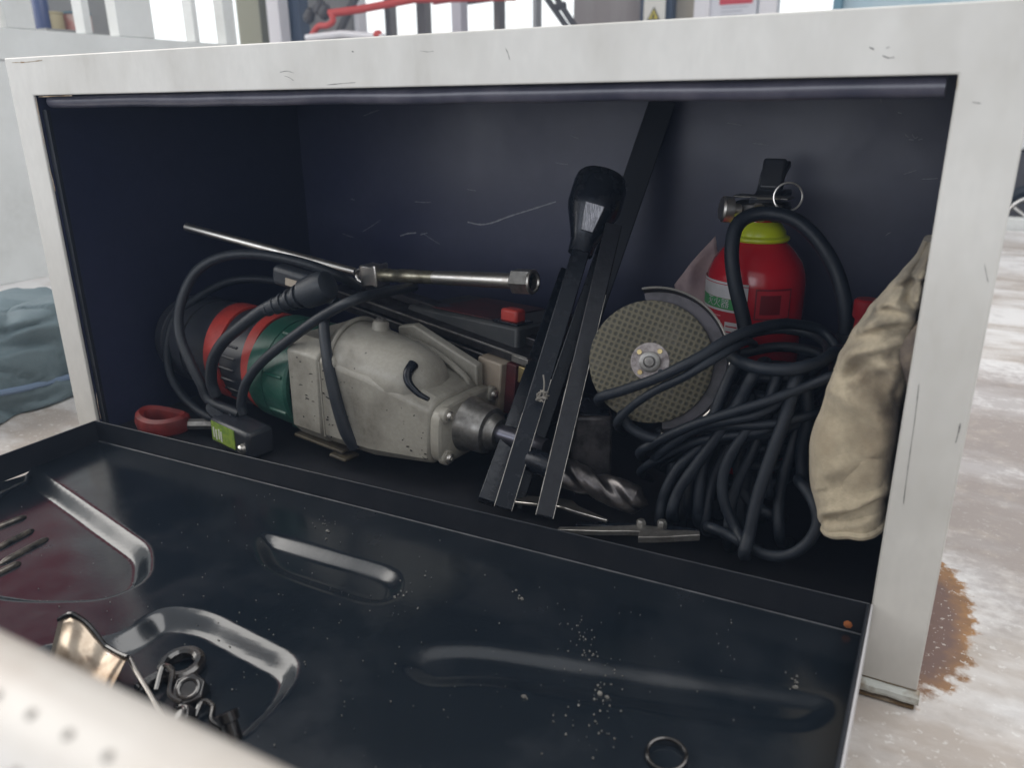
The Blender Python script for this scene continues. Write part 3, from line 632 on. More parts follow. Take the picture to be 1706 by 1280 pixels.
# ------------------------------------------------------------------ tall black bars
def barthing(name, a, b, r, label, m, seg=4, sub='shaft', cat='bar', tip=0.0):
    o = thing(name, label, cat, b)
    up = (CAM - (a + b) / 2).normalized()
    n = 24
    P = [b.lerp(a, i / n) for i in range(n + 1)]
    rel(G().tube(P, r, seg, up=up), b).obj(sub, m, o, smooth=30, bevel=0.0012)
    if tip:        # edges rubbed bright by use, towards the lower end
        t_ = (a - b).normalized(); u_ = (up - t_ * up.dot(t_)).normalized(); w_ = t_.cross(u_)
        for sg in (-1, 1):
            cr = (u_ + w_ * sg) * (r * 0.7071 - 0.0003)
            L_ = [p + cr for p in P[:int(n * (tip if sg > 0 else tip * 0.7)) + 1]]
            rel(G().tube(L_, lambda t: 0.0007 * (0.5 + 0.5 * abs(noise.noise(Vector((t * 19, sg, r * 900))))), 6), b).obj('worn_edge', steel_d, o)
    return o
a, b = at(990, 345, 0.185), at(838, 848, 0.012)
sb = barthing('wheel_wrench', a, b, 0.0125, 'black wheel wrench bar with a large socket head at its upper end', blacksteel, cat='wrench', tip=0.45)
d = (b - a).normalized()
rel(G().lathe([(-0.0345, 0.017), (-0.0335, 0.0235), (-0.030, 0.0262), (-0.022, 0.0275), (0.000, 0.0275), (0.008, 0.0255), (0.030, 0.0165), (0.040, 0.0135), (0.052, 0.0125)], 28, frame(a, d)), b).obj('socket_head', blacksteel, sb, smooth=40)
rel(G().lathe([(-0.0345, 0.017), (-0.030, 0.0165)], 6, frame(a, d)), b).obj('socket_mouth', oily, sb)
q = a + d * 0.021; nrm = (CAM - q).normalized(); nrm = (nrm - d * nrm.dot(d)).normalized()
side = d.cross(nrm)
fz = [q + nrm * 0.026 - d * 0.014 + side * 0.010, q + nrm * 0.026 - d * 0.014 - side * 0.010, q + nrm * 0.0165 + d * 0.012 - side * 0.006, q + nrm * 0.0165 + d * 0.012 + side * 0.006]
G().add([p - b - nrm * 0.004 for p in fz] + [p - b for p in fz], [(0, 1, 2, 3), (4, 7, 6, 5), (0, 4, 5, 1), (1, 5, 6, 2), (2, 6, 7, 3), (3, 7, 4, 0)]).obj('glint_facet', mat('knurled_glint', (0.30, 0.30, 0.32), 0.35, 0.9, base2=(0.14, 0.14, 0.15), scale=400, lo=0.4, hi=0.6, stretch=(3, 1, 0.3), bump=0.5, bump_scale=600), sb, bevel=0.0006)  # knurled taper facet, its light glint put into brighter steel
a, b = at(1022, 378, 0.17), at(907, 862, 0.008)
s3 = barthing('pry_bar', a, b, 0.0118, 'worn black square bar with bright edges in front of the steel block', wornsteel, tip=0.75)
rel(G().lathe([(-0.006, 0.004), (-0.004, 0.0075), (0.004, 0.0075), (0.006, 0.004)], 10, frame(a.lerp(b, 0.03), nrm)), b).obj('pivot_bolt', steel_d, s3)
a, b = at(945, 455, 0.235), at(810, 838, 0.030)
barthing('pry_bar', a, b, 0.0125, 'plain black bar leaning leftmost behind the drill spindle', blacksteel)
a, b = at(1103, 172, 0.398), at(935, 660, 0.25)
barthing('dark_strip', a, b, 0.022, 'long dark strip leaning highest against the back wall', mat('dark_strip_black', (0.010, 0.013, 0.020), 0.6), seg=4)  # plain dark strip along the back wall
a, b = at(1010, 400, 0.20), at(858, 846, 0.05)
barthing('pry_bar', a, b, 0.010, 'thin black bar sandwiched between the wheel wrench and the worn square bar', blacksteel)
# string tied on
kk = thing('string_knot', 'frayed grey string knot tied on the wheel wrench bar', 'string', at(905, 660, 0.045)); ko = Vector(kk.location)
strm = mat('grey_string', (0.28, 0.26, 0.23), 0.9)
for i in range(9):
    p = [Vector((random.uniform(-.006, .006), random.uniform(-.004, .004), random.uniform(-.005, .005))) for _ in range(5)]
    G().tube(spline(p, 5), 0.0007, 5).obj('strand', strm, kk)
G().tube(spline([(0, 0, 0), (0.001, 0, 0.012), (-0.001, 0.002, 0.02)], 5), 0.0008, 5).obj('strand', strm, kk)

# steel block
bo = at(984, 724, 0.092); bl = thing('steel_block', 'dark rusty steel block behind the worn square bar', 'block', bo)
Rb = Matrix.Rotation(math.radians(28), 3, 'Z')
G().box((0, 0, -0.012), (0.036, 0.055, 0.082), Rb).obj('block', mat('dark_block', (0.085, 0.078, 0.080), 0.45, 0.5, base2=(0.025, 0.024, 0.026), scale=60, bump=0.2, bump_scale=120), bl, bevel=0.003)
bl['category'] = 'block'
G().box((0.002, 0, 0.0295), (0.028, 0.046, 0.002), Rb).obj('cap_plate', blacksteel, bl, bevel=0.001)

# twist drill bit
a, b = at(880, 764, 0.045), at(1080, 842, 0.040)
tw = thing('twist_drill_bit', 'large twist drill bit with spiral flutes pointing right on the box floor', 'drill bit', a)
L = (b - a).length; Ft = frame(a, b - a); rings = []
for i in range(91):
    x = L * (0.22 + 0.78 * i / 90); ph = (x / 0.105) * 2 * math.pi; taper = min(1, max(0.02, (L - x) / 0.011)); ring = []
    for j in range(40):
        t = 2 * math.pi * j / 40; f = math.cos(2 * (t - ph)); r = 0.0135 * (1 - 0.42 * max(0, f) ** 1.3)
        if f < -0.86: r *= 1.05
        r *= taper ** 0.8
        ring.append(Ft @ Vector((x, r * math.cos(t), r * math.sin(t))))
    rings.append(ring)
rel(G().loft(rings), a).obj('flutes', mat('drill_bit_steel', (0.15, 0.14, 0.14), 0.33, 0.85, base2=(0.06, 0.055, 0.055), scale=50), tw, smooth=50)
rel(G().lathe([(0, 0.010), (0.002, 0.0115), (L * 0.22, 0.0125), (L * 0.225, 0.009)], 24, Ft), a).obj('shank', blacksteel, tw)

# pliers and blade on the floor near the sill
po_ = at(1060, 884, 0.016); pt = thing('pliers', 'slim steel pliers lying flat behind the door hinge flange', 'pliers', po_)
po_ = Vector(po_)
def bar2(pts, wd, th, name, m, par, off, bevel=0.0006):
    P = [Vector(p) for p in pts]; v = []; f = []; n = len(P)
    for i, p in enumerate(P):
        t = (P[min(i + 1, n - 1)] - P[max(i - 1, 0)]).normalized(); s = t.cross(Vector((0, 0, 1))).normalized()
        ww = wd(i / (n - 1)) if callable(wd) else wd
        v += [p + s * ww, p - s * ww, p - s * ww - Vector((0, 0, th)), p + s * ww - Vector((0, 0, th))]
        if i:
            q = 4 * (i - 1)
            for k in range(4): f.append((q + k, q + (k + 1) % 4, q + 4 + (k + 1) % 4, q + 4 + k))
    f += [(3, 2, 1, 0), (4 * n - 4, 4 * n - 3, 4 * n - 2, 4 * n - 1)]
    return rel(G().add(v, f), off).obj(name, m, par, bevel=bevel)
bar2(spline([at(930, 880, 0.012), at(1000, 881, 0.012), at(1060, 880, 0.016), at(1095, 884, 0.02)], 6), lambda t: 0.003 + 0.004 * t, 0.005, 'handle', steel_d, pt, po_)
bar2(spline([at(960, 872, 0.030), at(1030, 874, 0.030), at(1080, 881, 0.026), at(1110, 886, 0.02)], 6), lambda t: 0.003 + 0.004 * t, 0.005, 'handle', blacksteel, pt, po_)
bar2(spline([at(1065, 888, 0.008), at(1100, 889, 0.012), at(1140, 888, 0.018), at(1166, 888, 0.022)], 6), lambda t: 0.0075 * (1 - 0.55 * t), 0.006, 'jaw', steel_d, pt, po_)
bar2(spline([at(1090, 880, 0.03), at(1130, 881, 0.03), at(1163, 885, 0.03)], 6), lambda t: 0.006 * (1 - 0.5 * t), 0.006, 'jaw', blacksteel, pt, po_)
for q in ((1068, 873, 0.024), (1103, 874, 0.026)):
    p = at(*q); rel(G().lathe([(-0.006, 0.0045), (0.002, 0.0045), (0.004, 0.003)], 6, frame(p, (0, 0, 1), (0, 1, 0))), po_).obj('pivot_bolt', steel_d, pt)
k0 = at(930, 846, 0.03); kn = thing('chisel', 'flat bright chisel blade poking out from behind the bars', 'chisel', k0)
bar2(spline([at(862, 830, 0.05), at(900, 834, 0.045), at(940, 838, 0.04), at(962, 848, 0.037), at(1012, 866, 0.03)], 6), lambda t: 0.0085 if t < 0.55 else 0.0085 - 0.016 * (t - 0.55), 0.003, 'blade', steel, kn, Vector(k0))
bar2([at(840, 826, 0.055), at(866, 831, 0.05)], 0.007, 0.008, 'tang', blacksteel, kn, Vector(k0))

# ------------------------------------------------------------------ angle grinder
gc = at(1083, 603, 0.075); gr = thing('angle_grinder', 'angle grinder with a mesh cutting disc facing out and a dark guard', 'grinder', gc)
nrm = (CAM - gc).normalized() + Vector((-0.10, 0.0, -0.02)); FG = frame((0, 0, 0), nrm); 
FZ = FG @ Matrix.Rotation(math.pi / 2, 4, 'Y')      # local z along the disc normal
DR = 0.0545
def glathe(name, prof, m, seg=64, **k): return G().lathe(prof, seg, FG).obj(name, m, gr, **k)
# the disc is built flat in its own coordinates so that its mesh pattern stays on it
g = G(); rings = []
for z, r in ((-0.0012, 0.010), (-0.0012, DR), (-0.0004, DR + 0.0003), (0.0006, DR), (0.0011, DR - 0.0008), (0.0014, 0.030), (0.0004, 0.019), (0.0004, 0.008)):
    rings.append([Vector((r * (1 + 0.006 * noise.noise(Vector((4 * math.cos(t), 4 * math.sin(t), 0))) * (r > 0.05)) * math.cos(t), r * math.sin(t), z)) for t in (2 * math.pi * j / 96 for j in range(96))])
g.loft(rings, cap=False)
disc = g.obj('cutting_disc', discmat, gr); disc.matrix_local = FZ
glathe('label_ring', [(0.0009, 0.010), (0.0011, 0.0168), (0.0006, 0.0172)], mat('disc_label', (0.42, 0.38, 0.37), 0.5, base2=(0.16, 0.13, 0.13), scale=160), 48)
glathe('flange_nut', [(0.0010, 0.0095), (0.0040, 0.0092), (0.0046, 0.0080), (0.0046, 0.0055), (0.0030, 0.0050)], steel_d, 40)
glathe('arbor', [(0.0, 0.0045), (0.0058, 0.0045), (0.0064, 0.0038), (0.0064, 0.002)], steel_d, 24)
for k in range(4):
    a = math.pi / 4 + k * math.pi / 2 + 0.1
    p = FG @ Vector((0.0012, 0.0128 * math.cos(a), 0.0128 * math.sin(a)))
    G().lathe([(0, 0.0024), (0.0012, 0.0022)], 12, frame(p, nrm)).obj('nut_hole', brass if k in (1, 2, 0) else blacksteel, gr)
rubm = blacksteel
# guard: half shell behind the disc
rings = []; n = 48
ga0, ga1 = math.radians(-80), math.radians(104); GO = Vector((0, 0.004, 0.001))
for i in range(n + 1):
    a = ga0 + (ga1 - ga0) * i / n; c, s = math.cos(a), math.sin(a); pr = []
    for x, r in ((-0.014, 0.02), (-0.014, 0.0635), (0.0045, 0.0655), (0.0055, 0.0645), (0.0045, 0.0635), (-0.011, 0.0620), (-0.012, 0.02)):
        pr.append(FG @ (GO + Vector((x, r * c, r * s))))
    rings.append(pr)
G().loft(rings).obj('guard', mat('guard_steel', (0.05, 0.045, 0.05), 0.35, 0.6, base2=(0.02, 0.02, 0.02), scale=50), gr)
P = [FG @ (GO + Vector((0.0055, 0.0648 * math.cos(a), 0.0648 * math.sin(a)))) for a in [ga0 + (ga1 - ga0) * i / 60 for i in range(61)]]
G().tube(P, 0.0011, 6).obj('guard_rim', steel, gr)
glathe('gear_head', [(-0.060, 0.018), (-0.055, 0.026), (-0.020, 0.028), (-0.0145, 0.026)], steel_d, 32)
bd = Vector((0.28, 0.75, -0.42)).normalized()
o0 = FG @ Vector((-0.040, 0, 0))
G().lathe([(0.0, 0.026), (0.05, 0.028), (0.055, 0.031), (0.14, 0.029), (0.19, 0.024), (0.20, 0.014)], 28, frame(o0, bd)).obj('motor_body', darkplastic, gr)

# ------------------------------------------------------------------ fire extinguisher
ec = at(1258, 480, 0.285); EX, EY = ec.x, ec.y; EZ = -0.012; ER = 0.0515
fe = thing('fire_extinguisher', 'small red fire extinguisher with yellow-green collar and black hose', 'fire extinguisher', (EX, EY, EZ))
zt = at(1258, 402, 0.285).z - EZ + 0.007      # where the collar meets the shoulder
def zl(prof): # lathe about z
    return G().lathe(prof, 56, Matrix.Rotation(-math.pi / 2, 4, 'Y'))
zl([(0.0, 0.045), (0.002, ER - 0.001), (0.006, ER), (zt - 0.047, ER), (zt - 0.037, ER - 0.0016), (zt - 0.026, ER - 0.006), (zt - 0.014, ER - 0.015), (zt - 0.004, 0.026), (zt + 0.004, 0.020), (zt + 0.02, 0.018)]).obj('cylinder', redpaint, fe, smooth=40)
zl([(zt - 0.005, 0.0290), (zt - 0.003, 0.0305), (zt - 0.001, 0.030), (zt + 0.001, 0.0262), (zt + 0.005, 0.0258), (zt + 0.012, 0.021), (zt + 0.016, 0.018)]).obj('collar', yellowgreen, fe)
zl([(zt + 0.012, 0.015), (zt + 0.016, 0.015), (zt + 0.018, 0.017), (zt + 0.022, 0.017), (zt + 0.033, 0.013), (zt + 0.034, 0.012)]).obj('neck', steel_d, fe)
def epart(name, pts, r, m, seg=12, **k): return rel(G().tube(spline([at(*p) for p in pts], 10), r, seg), fe.location).obj(name, m, fe, **k)
hub = Vector((0, 0, zt + 0.025))
Rv = Matrix.Rotation(math.radians(-10), 3, 'Z')
valvem = mat('valve_dark_metal', (0.10, 0.095, 0.09), 0.35, 0.9, base2=(0.04, 0.04, 0.04), scale=60)
G().box(hub, (0.054, 0.026, 0.020), Rv).obj('valve_body', valvem, fe, bevel=0.004)
G().lathe([(-0.016, 0.008), (0.016, 0.008), (0.018, 0.006)], 16, frame(hub + Vector((0, -0.012, 0)), (0.3, -1, 0))).obj('outlet', brass, fe)
G().box(hub + Vector((0.0, 0, 0.014)), (0.058, 0.020, 0.0025), Rv).obj('valve_plate', steel_d, fe, bevel=0.001)
# handles reaching away to the back
def hnd(z0, z1, y1, name):
    g = G(); pts = [(-0.0, -0.012, z0), (0.0, 0.02, z0 + 0.004), (0.002, y1 * 0.6, (z0 + z1) / 2 + 0.006), (0.004, y1, z1)]
    P = spline([hub + Vector(p) for p in pts], 6); rings = []
    for i, p in enumerate(P):
        wd = 0.0125
        rings.append([p + Vector((-wd, 0, 0)), p + Vector((wd, 0, 0)), p + Vector((wd, 0.002, -0.007)), p + Vector((-wd, 0.002, -0.007))])
    g.loft(rings).obj(name, darkplastic, fe, bevel=0.002)
hnd(0.014, 0.048, 0.045, 'lever'); hnd(0.006, 0.016, 0.07, 'carry_handle')
G().box(hub + Vector((0.002, 0.030, 0.034)), (0.024, 0.010, 0.034), Matrix.Rotation(math.radians(-24), 3, 'X')).obj('lever_grip', darkplastic, fe, bevel=0.003)
# gauge on the left
gp = at(1214, 349, 0.272) - Vector(fe.location)
G().lathe([(-0.012, 0.007), (-0.004, 0.007), (-0.003, 0.0135), (0.006, 0.0135), (0.008, 0.0115), (0.0085, 0.004)], 24, frame(gp, (-1, -0.55, 0.1))).obj('gauge', steel, fe)
rc = at(1313, 328, 0.255) - Vector(fe.location)
G().torus(rc, (0.25, -1, 0.15), 0.0135, 0.0011, n=32, seg=7).obj('pull_ring', steel, fe)
P = [at(1298, 331, 0.262) - Vector(fe.location), at(1262, 330, 0.27) - Vector(fe.location)]
G().tube(P, 0.0012, 7).obj('safety_pin', steel, fe)
# hose looping over the shoulder
epart('hose', [(1243, 560, 0.20), (1238, 530, 0.205), (1224, 470, 0.21), (1219, 420, 0.215), (1226, 380, 0.225), (1248, 360, 0.235), (1285, 356, 0.24), (1325, 367, 0.235), (1362, 400, 0.23), (1392, 450, 0.225), (1408, 510, 0.22), (1410, 570, 0.22)], 0.0072, rubber, 14)
epart('nozzle', [(1411, 556, 0.22), (1409, 590, 0.22), (1404, 640, 0.22)], lambda t: 0.010 + 0.004 * t, rubber, 14)
# labels on the cylinder, curved patches
def patch(name, a0, a1, z0, z1, m, r=ER + 0.0006, n=18):
    v = []; f = []
    for i in range(n + 1):
        a = a0 + (a1 - a0) * i / n
        for z in (z0, z1): v.append((r * math.cos(a), r * math.sin(a), z))
        if i: f.append((2 * i - 2, 2 * i, 2 * i + 1, 2 * i - 1))
    return G().add(v, f).obj(name, m, fe)
def zpix(py): return (at(1215, py, EY - 0.045).z - EZ)
lw = mat('label_paper_white', (0.62, 0.60, 0.60), 0.35, base2=(0.50, 0.48, 0.49), scale=40); lg = mat('label_green', (0.06, 0.30, 0.10), 0.35); lr = mat('label_red', (0.45, 0.02, 0.03), 0.35); ldk = mat('label_dark_red', (0.16, 0.008, 0.012), 0.4)
ang = math.atan2(CAM.y - EY, CAM.x - EX)     # direction of the camera on the cylinder
A0, A1 = ang - 1.75, ang - 0.12
z1, z2, z3, z4 = zpix(470), zpix(497), zpix(515), zpix(620)
patch('label_white', A0, A1, z2, z1, lw); patch('label_green', A0, A1, z3, z2 - 0.0002, lg); patch('label_line', A0, A1, z3 - 0.0025, z3 - 0.0002, lw); patch('label_red', A0, A1, z4, z3 - 0.0027, lr)
patch('label_rule', A0, A1, z1 - 0.003, z1 - 0.0022, lr, ER + 0.0009)
patch('info_panel', ang - 0.55, ang - 0.25, zpix(600), zpix(535), lw, ER + 0.0009)
for k in range(5):
    zz = zpix(541 + 9 * k); patch('print_line', ang - 0.52, ang - 0.28 - 0.03 * (k % 2), zz - 0.0014, zz, lr, ER + 0.0013)
for k in range(4):
    zz = zpix(526 + 8 * k); patch('print_line', ang - 0.98, ang - 0.66, zz - 0.0012, zz, lw if k % 2 else mat('label_pink', (0.6, 0.25, 0.25), 0.4), ER + 0.0009)
def ctext(body, a_c, z, size, m, name):
    cu = bpy.data.curves.new(name, 'FONT'); cu.body = body; cu.size = size; cu.align_x = 'CENTER'; cu.align_y = 'CENTER'
    ob = bpy.data.objects.new(name, cu); col.objects.link(ob); dg = bpy.context.evaluated_depsgraph_get()
    me = bpy.data.meshes.new_from_object(ob.evaluated_get(dg)); bpy.data.objects.remove(ob)
    for v in me.vertices:
        a = a_c + v.co.x / ER; v.co = Vector(((ER + 0.0012) * math.cos(a), (ER + 0.0012) * math.sin(a), z + v.co.y))
    link(name, me, m, fe, 0)
ctext('灭火器', ang - 0.78, (z2 + z3) / 2, 0.0105, lw, 'label_lettering')
# instruction window on the right of the cylinder: printed frame, dark field
b0, b1 = ang + 0.02, ang + 0.75
patch('instruction_frame', b0, b1, zpix(527), zpix(476), ldk); patch('instruction_field', b0 + 0.03, b1 - 0.03, zpix(524), zpix(479), lr, ER + 0.0009)
patch('instruction_picture', b0 + 0.10, b0 + 0.5, zpix(518), zpix(486), ldk, ER + 0.0012)
# paper tag behind it
tg = thing('paper_tag', 'creased pale pink paper tag behind the fire extinguisher', 'paper tag', at(1155, 470, 0.33)); to = Vector(tg.location)
v = []; n = 10
c4 = [at(1192, 393, 0.325), at(1124, 474, 0.315), at(1138, 545, 0.325), at(1215, 545, 0.335)]
for i in range(n + 1):
    for j in range(n + 1):
        s, t = i / n, j / n
        p = (c4[0] * (1 - s) + c4[3] * s) * (1 - t) + (c4[1] * (1 - s) + c4[2] * s) * t
        p = p + Vector((0, 0.008 * noise.noise(Vector((s * 2.2, t * 3.0, 4))) - 0.012 * math.sin(t * 3), 0)); v.append(p - to)
f = [(i * (n + 1) + j, i * (n + 1) + j + 1, (i + 1) * (n + 1) + j + 1, (i + 1) * (n + 1) + j) for i in range(n) for j in range(n)]
sh = G().add(v, f).obj('sheet', paper, tg, smooth=80); sm = sh.modifiers.new('thick', 'SOLIDIFY'); sm.thickness = 0.0006

# red caps behind the glove
bt = at(1444, 505, 0.20); rb = thing('red_bottle', 'small red capped bottle half hidden behind the canvas glove', 'bottle', (bt.x, bt.y, -0.012))
hz = bt.z + 0.012
G().lathe([(0, 0.015), (0.003, 0.016), (hz - 0.045, 0.016), (hz - 0.03, 0.009), (hz - 0.012, 0.008)], 24, Matrix.Rotation(-math.pi / 2, 4, 'Y')).obj('body', mat('bottle_red', (0.22, 0.010, 0.014), 0.35), rb)
G().lathe([(hz - 0.014, 0.010), (hz - 0.012, 0.011), (hz + 0.002, 0.011), (hz + 0.004, 0.009)], 24, Matrix.Rotation(-math.pi / 2, 4, 'Y')).obj('cap', MATS['bottle_red'], rb)

# ------------------------------------------------------------------ heap of black cable on the right
hp = thing('extension_cable', 'heap of tangled black cable loops between the grinder and the canvas glove', 'cable', at(1250, 760, 0.06))
def hc(pts, r, label, m=rubber):
    k = random.random() * 9
    a_, b_ = pts[0], pts[-1]
    pts = [(a_[0] + 14, a_[1] + 16, a_[2] + 0.06)] + list(pts) + [(b_[0] + 16, min(b_[1] + 4, 915), b_[2] + 0.06)]
    strand('cable_loop', hp, pts, lambda t: r * 0.74 * (1 + 0.05 * noise.noise(Vector((t * 14, k, 0)))), rubber)
hc([(998, 664, 0.045), (1040, 650, 0.04), (1100, 628, 0.035), (1160, 598, 0.04), (1215, 565, 0.06), (1270, 545, 0.09), (1320, 540, 0.12), (1370, 552, 0.14), (1398, 590, 0.13), (1395, 640, 0.11)], 0.0062, 'black cable passing across the hub of the cutting disc')
hc([(1028, 706, 0.05), (1050, 680, 0.04), (1090, 652, 0.036), (1140, 628, 0.036), (1190, 598, 0.045), (1240, 570, 0.08)], 0.0050, 'thin black cable crossing the lower part of the cutting disc', rubber)
hc([(1210, 570, 0.10), (1222, 596, 0.07), (1260, 612, 0.055), (1310, 616, 0.055), (1360, 606, 0.07), (1395, 585, 0.10)], 0.0072, 'thick black cable sagging in an oval below the extinguisher', rubber2)
hc([(1066, 755, 0.06), (1090, 738, 0.05), (1150, 710, 0.045), (1210, 690, 0.045), (1280, 668, 0.05), (1340, 645, 0.06), (1400, 622, 0.07)], 0.0056, 'black cable running up to the right below the cutting disc', rubber2)
hc([(1036, 690, 0.06), (1050, 712, 0.052), (1085, 730, 0.05), (1125, 730, 0.055), (1170, 712, 0.07)], 0.0062, 'black cable curving under the guard of the grinder', rubber2)
hc([(1232, 600, 0.09), (1210, 640, 0.075), (1190, 690, 0.065), (1170, 740, 0.06), (1130, 780, 0.055), (1105, 830, 0.05), (1100, 870, 0.05)], 0.0066, 'leftmost black cable strand falling from the oval loop', rubber2)
hc([(1262, 615, 0.07), (1232, 670, 0.06), (1200, 720, 0.055), (1160, 775, 0.05), (1130, 820, 0.045), (1118, 860, 0.045)], 0.0066, 'second black cable strand from the left falling from the oval loop', rubber2)
hc([(1300, 618, 0.08), (1275, 680, 0.065), (1235, 730, 0.055), (1208, 780, 0.05), (1205, 830, 0.045), (1225, 880, 0.04), (1250, 915, 0.03)], 0.0064, 'black cable strand bending like a hook in the middle of the heap', rubber2)
hc([(1330, 620, 0.07), (1310, 690, 0.055), (1285, 760, 0.045), (1262, 830, 0.035), (1248, 890, 0.025), (1240, 925, 0.02)], 0.0072, 'straight thick black cable strand down the middle of the heap', rubber2)
hc([(1180, 878, 0.045), (1220, 895, 0.035), (1270, 922, 0.025), (1310, 926, 0.022), (1345, 905, 0.025), (1362, 870, 0.03), (1352, 830, 0.04), (1330, 800, 0.06)], 0.0062, 'black cable loop lowest in the heap near the sill', rubber2)
hc([(1345, 640, 0.08), (1345, 700, 0.075), (1335, 760, 0.075), (1345, 820, 0.07), (1385, 860, 0.07)], 0.007, 'black cable strand just left of the canvas glove')
hc([(1250, 640, 0.12), (1215, 700, 0.10), (1180, 760, 0.09), (1150, 800, 0.085), (1150, 850, 0.08)], 0.0066, 'deeper black cable strand behind the falling strands')
hc([(1320, 660, 0.11), (1265, 710, 0.10), (1230, 770, 0.09), (1245, 830, 0.08), (1290, 860, 0.07)], 0.0066, 'deeper black cable strand curving behind the hooked strand')
hc([(1100, 720, 0.10), (1150, 740, 0.10), (1210, 770, 0.11), (1290, 760, 0.12), (1350, 700, 0.12)], 0.0068, 'black cable lying crosswise at the bottom of the heap')
for k in range(7):
    cy0 = 606 + 30 * k; w0 = 84 + 7 * math.sin(k * 2.1); x0 = 1296 - 6 * k + 9 * math.sin(k * 1.7)
    hc([(x0 - w0, cy0 - 22, 0.15), (x0 - w0 * 0.8, cy0 + 8, 0.115), (x0 - w0 * 0.2, cy0 + 24 + 4 * math.sin(k), 0.09), (x0 + w0 * 0.5, cy0 + 18, 0.095), (x0 + w0, cy0 - 14, 0.13), (x0 + w0 * 0.8, cy0 - 45, 0.18), (x0, cy0 - 58, 0.20), (x0 - w0 * 0.8, cy0 - 44, 0.19)], 0.0066, '')
for k in range(12):
    x0 = random.uniform(1215, 1350); x1 = x0 - random.uniform(40, 110); y1 = random.uniform(800, 890); yy = random.uniform(0.065, 0.12); bx = random.uniform(-22, 14)
    hc([(x0, 610 + random.uniform(-10, 30), yy + 0.03), (x0 * 0.65 + x1 * 0.35 + bx, 690, yy), (x0 * 0.25 + x1 * 0.75 + bx, 770, yy - 0.012), (x1, y1, yy - 0.022)], random.uniform(0.0058, 0.0068), '')
for k in range(5):
    xa = random.uniform(1060, 1120); xb = random.uniform(1330, 1390); ya = random.uniform(735, 800); yb = random.uniform(640, 720); yy = random.uniform(0.06, 0.085)
    hc([(xa, ya, yy), (xa * 0.7 + xb * 0.3, ya * 0.6 + yb * 0.4 - 6, yy - 0.012), (xa * 0.3 + xb * 0.7, ya * 0.3 + yb * 0.7 + 4, yy - 0.008), (xb, yb, yy + 0.02)], 0.0056, '')
for x0, y0, x1, y1, yy in ((1205, 640, 1118, 790, 0.10), (1225, 650, 1145, 850, 0.085), (1255, 660, 1175, 880, 0.075), (1290, 670, 1212, 905, 0.07), (1335, 690, 1300, 900, 0.075)):
    hc([(x0, y0, yy + 0.02), (x0 * 0.7 + x1 * 0.3 - 8, y0 * 0.7 + y1 * 0.3, yy), (x0 * 0.3 + x1 * 0.7 - 12, y0 * 0.35 + y1 * 0.65, yy - 0.01), (x1, y1, yy - 0.02)], 0.0062, '')

# ------------------------------------------------------------------ canvas glove
outl = [(1380, 846), (1368, 822), (1357, 785), (1353, 740), (1354, 706), (1370, 664), (1390, 612), (1406, 572), (1432, 532), (1466, 490), (1500, 456), (1526, 428), (1546, 404)]
gl = thing('canvas_glove', 'dirty beige canvas work glove hanging inside the right jamb', 'glove', at(1440, 700, 0.06)); go = Vector(gl.location)
def add_stains(M, spots, colr):
    nt = M.node_tree; N = nt.nodes; L = nt.links; b = N['Principled BSDF']
    tc = N.new('ShaderNodeTexCoord'); nz = N.new('ShaderNodeTexNoise'); nz.inputs['Scale'].default_value = 55; nz.inputs['Detail'].default_value = 6; L.new(tc.outputs['Object'], nz.inputs['Vector'])
    for (px, py, rr, am), cc in zip(spots, colr):
        p = at(px, py, 0.012) - go; rr -= 0.001; am *= 0.7
        d0 = N.new('ShaderNodeVectorMath'); d0.operation = 'SUBTRACT'; d0.inputs[1].default_value = p; L.new(tc.outputs['Object'], d0.inputs[0])
        ds = N.new('ShaderNodeVectorMath'); ds.operation = 'MULTIPLY'; ds.inputs[1].default_value = (1, 0.25, 1); L.new(d0.outputs[0], ds.inputs[0])
        ln = N.new('ShaderNodeVectorMath'); ln.operation = 'LENGTH'; L.new(ds.outputs[0], ln.inputs[0])
        ad = N.new('ShaderNodeMath'); ad.operation = 'MULTIPLY_ADD'; ad.inputs[1].default_value = 0.045; L.new(nz.outputs[0], ad.inputs[0]); L.new(ln.outputs['Value'], ad.inputs[2])
        mr = N.new('ShaderNodeMapRange'); mr.inputs[1].default_value = rr + 0.030; mr.inputs[2].default_value = rr + 0.014; mr.inputs[3].default_value = 0; mr.inputs[4].default_value = am; L.new(ad.outputs[0], mr.inputs[0])
        mx = N.new('ShaderNodeMix'); mx.data_type = 'RGBA'; mx.inputs[7].default_value = (*cc, 1)
        src = b.inputs['Base Color'].links[0].from_socket
        L.new(src, mx.inputs[6]); L.new(mr.outputs[0], mx.inputs[0]); L.new(mx.outputs[2], b.inputs['Base Color'])
dk_, br_ = (0.020, 0.018, 0.020), (0.13, 0.095, 0.065)
add_stains(canvas, [(1478, 660, 0.020, 0.75), (1420, 610, 0.012, 0.7), (1498, 575, 0.010, 0.95), (1480, 690, 0.006, 0.8), (1540, 430, 0.022, 0.85), (1500, 480, 0.010, 0.7), (1450, 530, 0.008, 0.7), (1470, 790, 0.014, 0.5), (1480, 730, 0.016, 0.6), (1440, 545, 0.006, 0.8)],
           [br_, br_, dk_, dk_, dk_, dk_, dk_, br_, br_, dk_])
L3 = [at(px, py, 0.05) for px, py in outl]
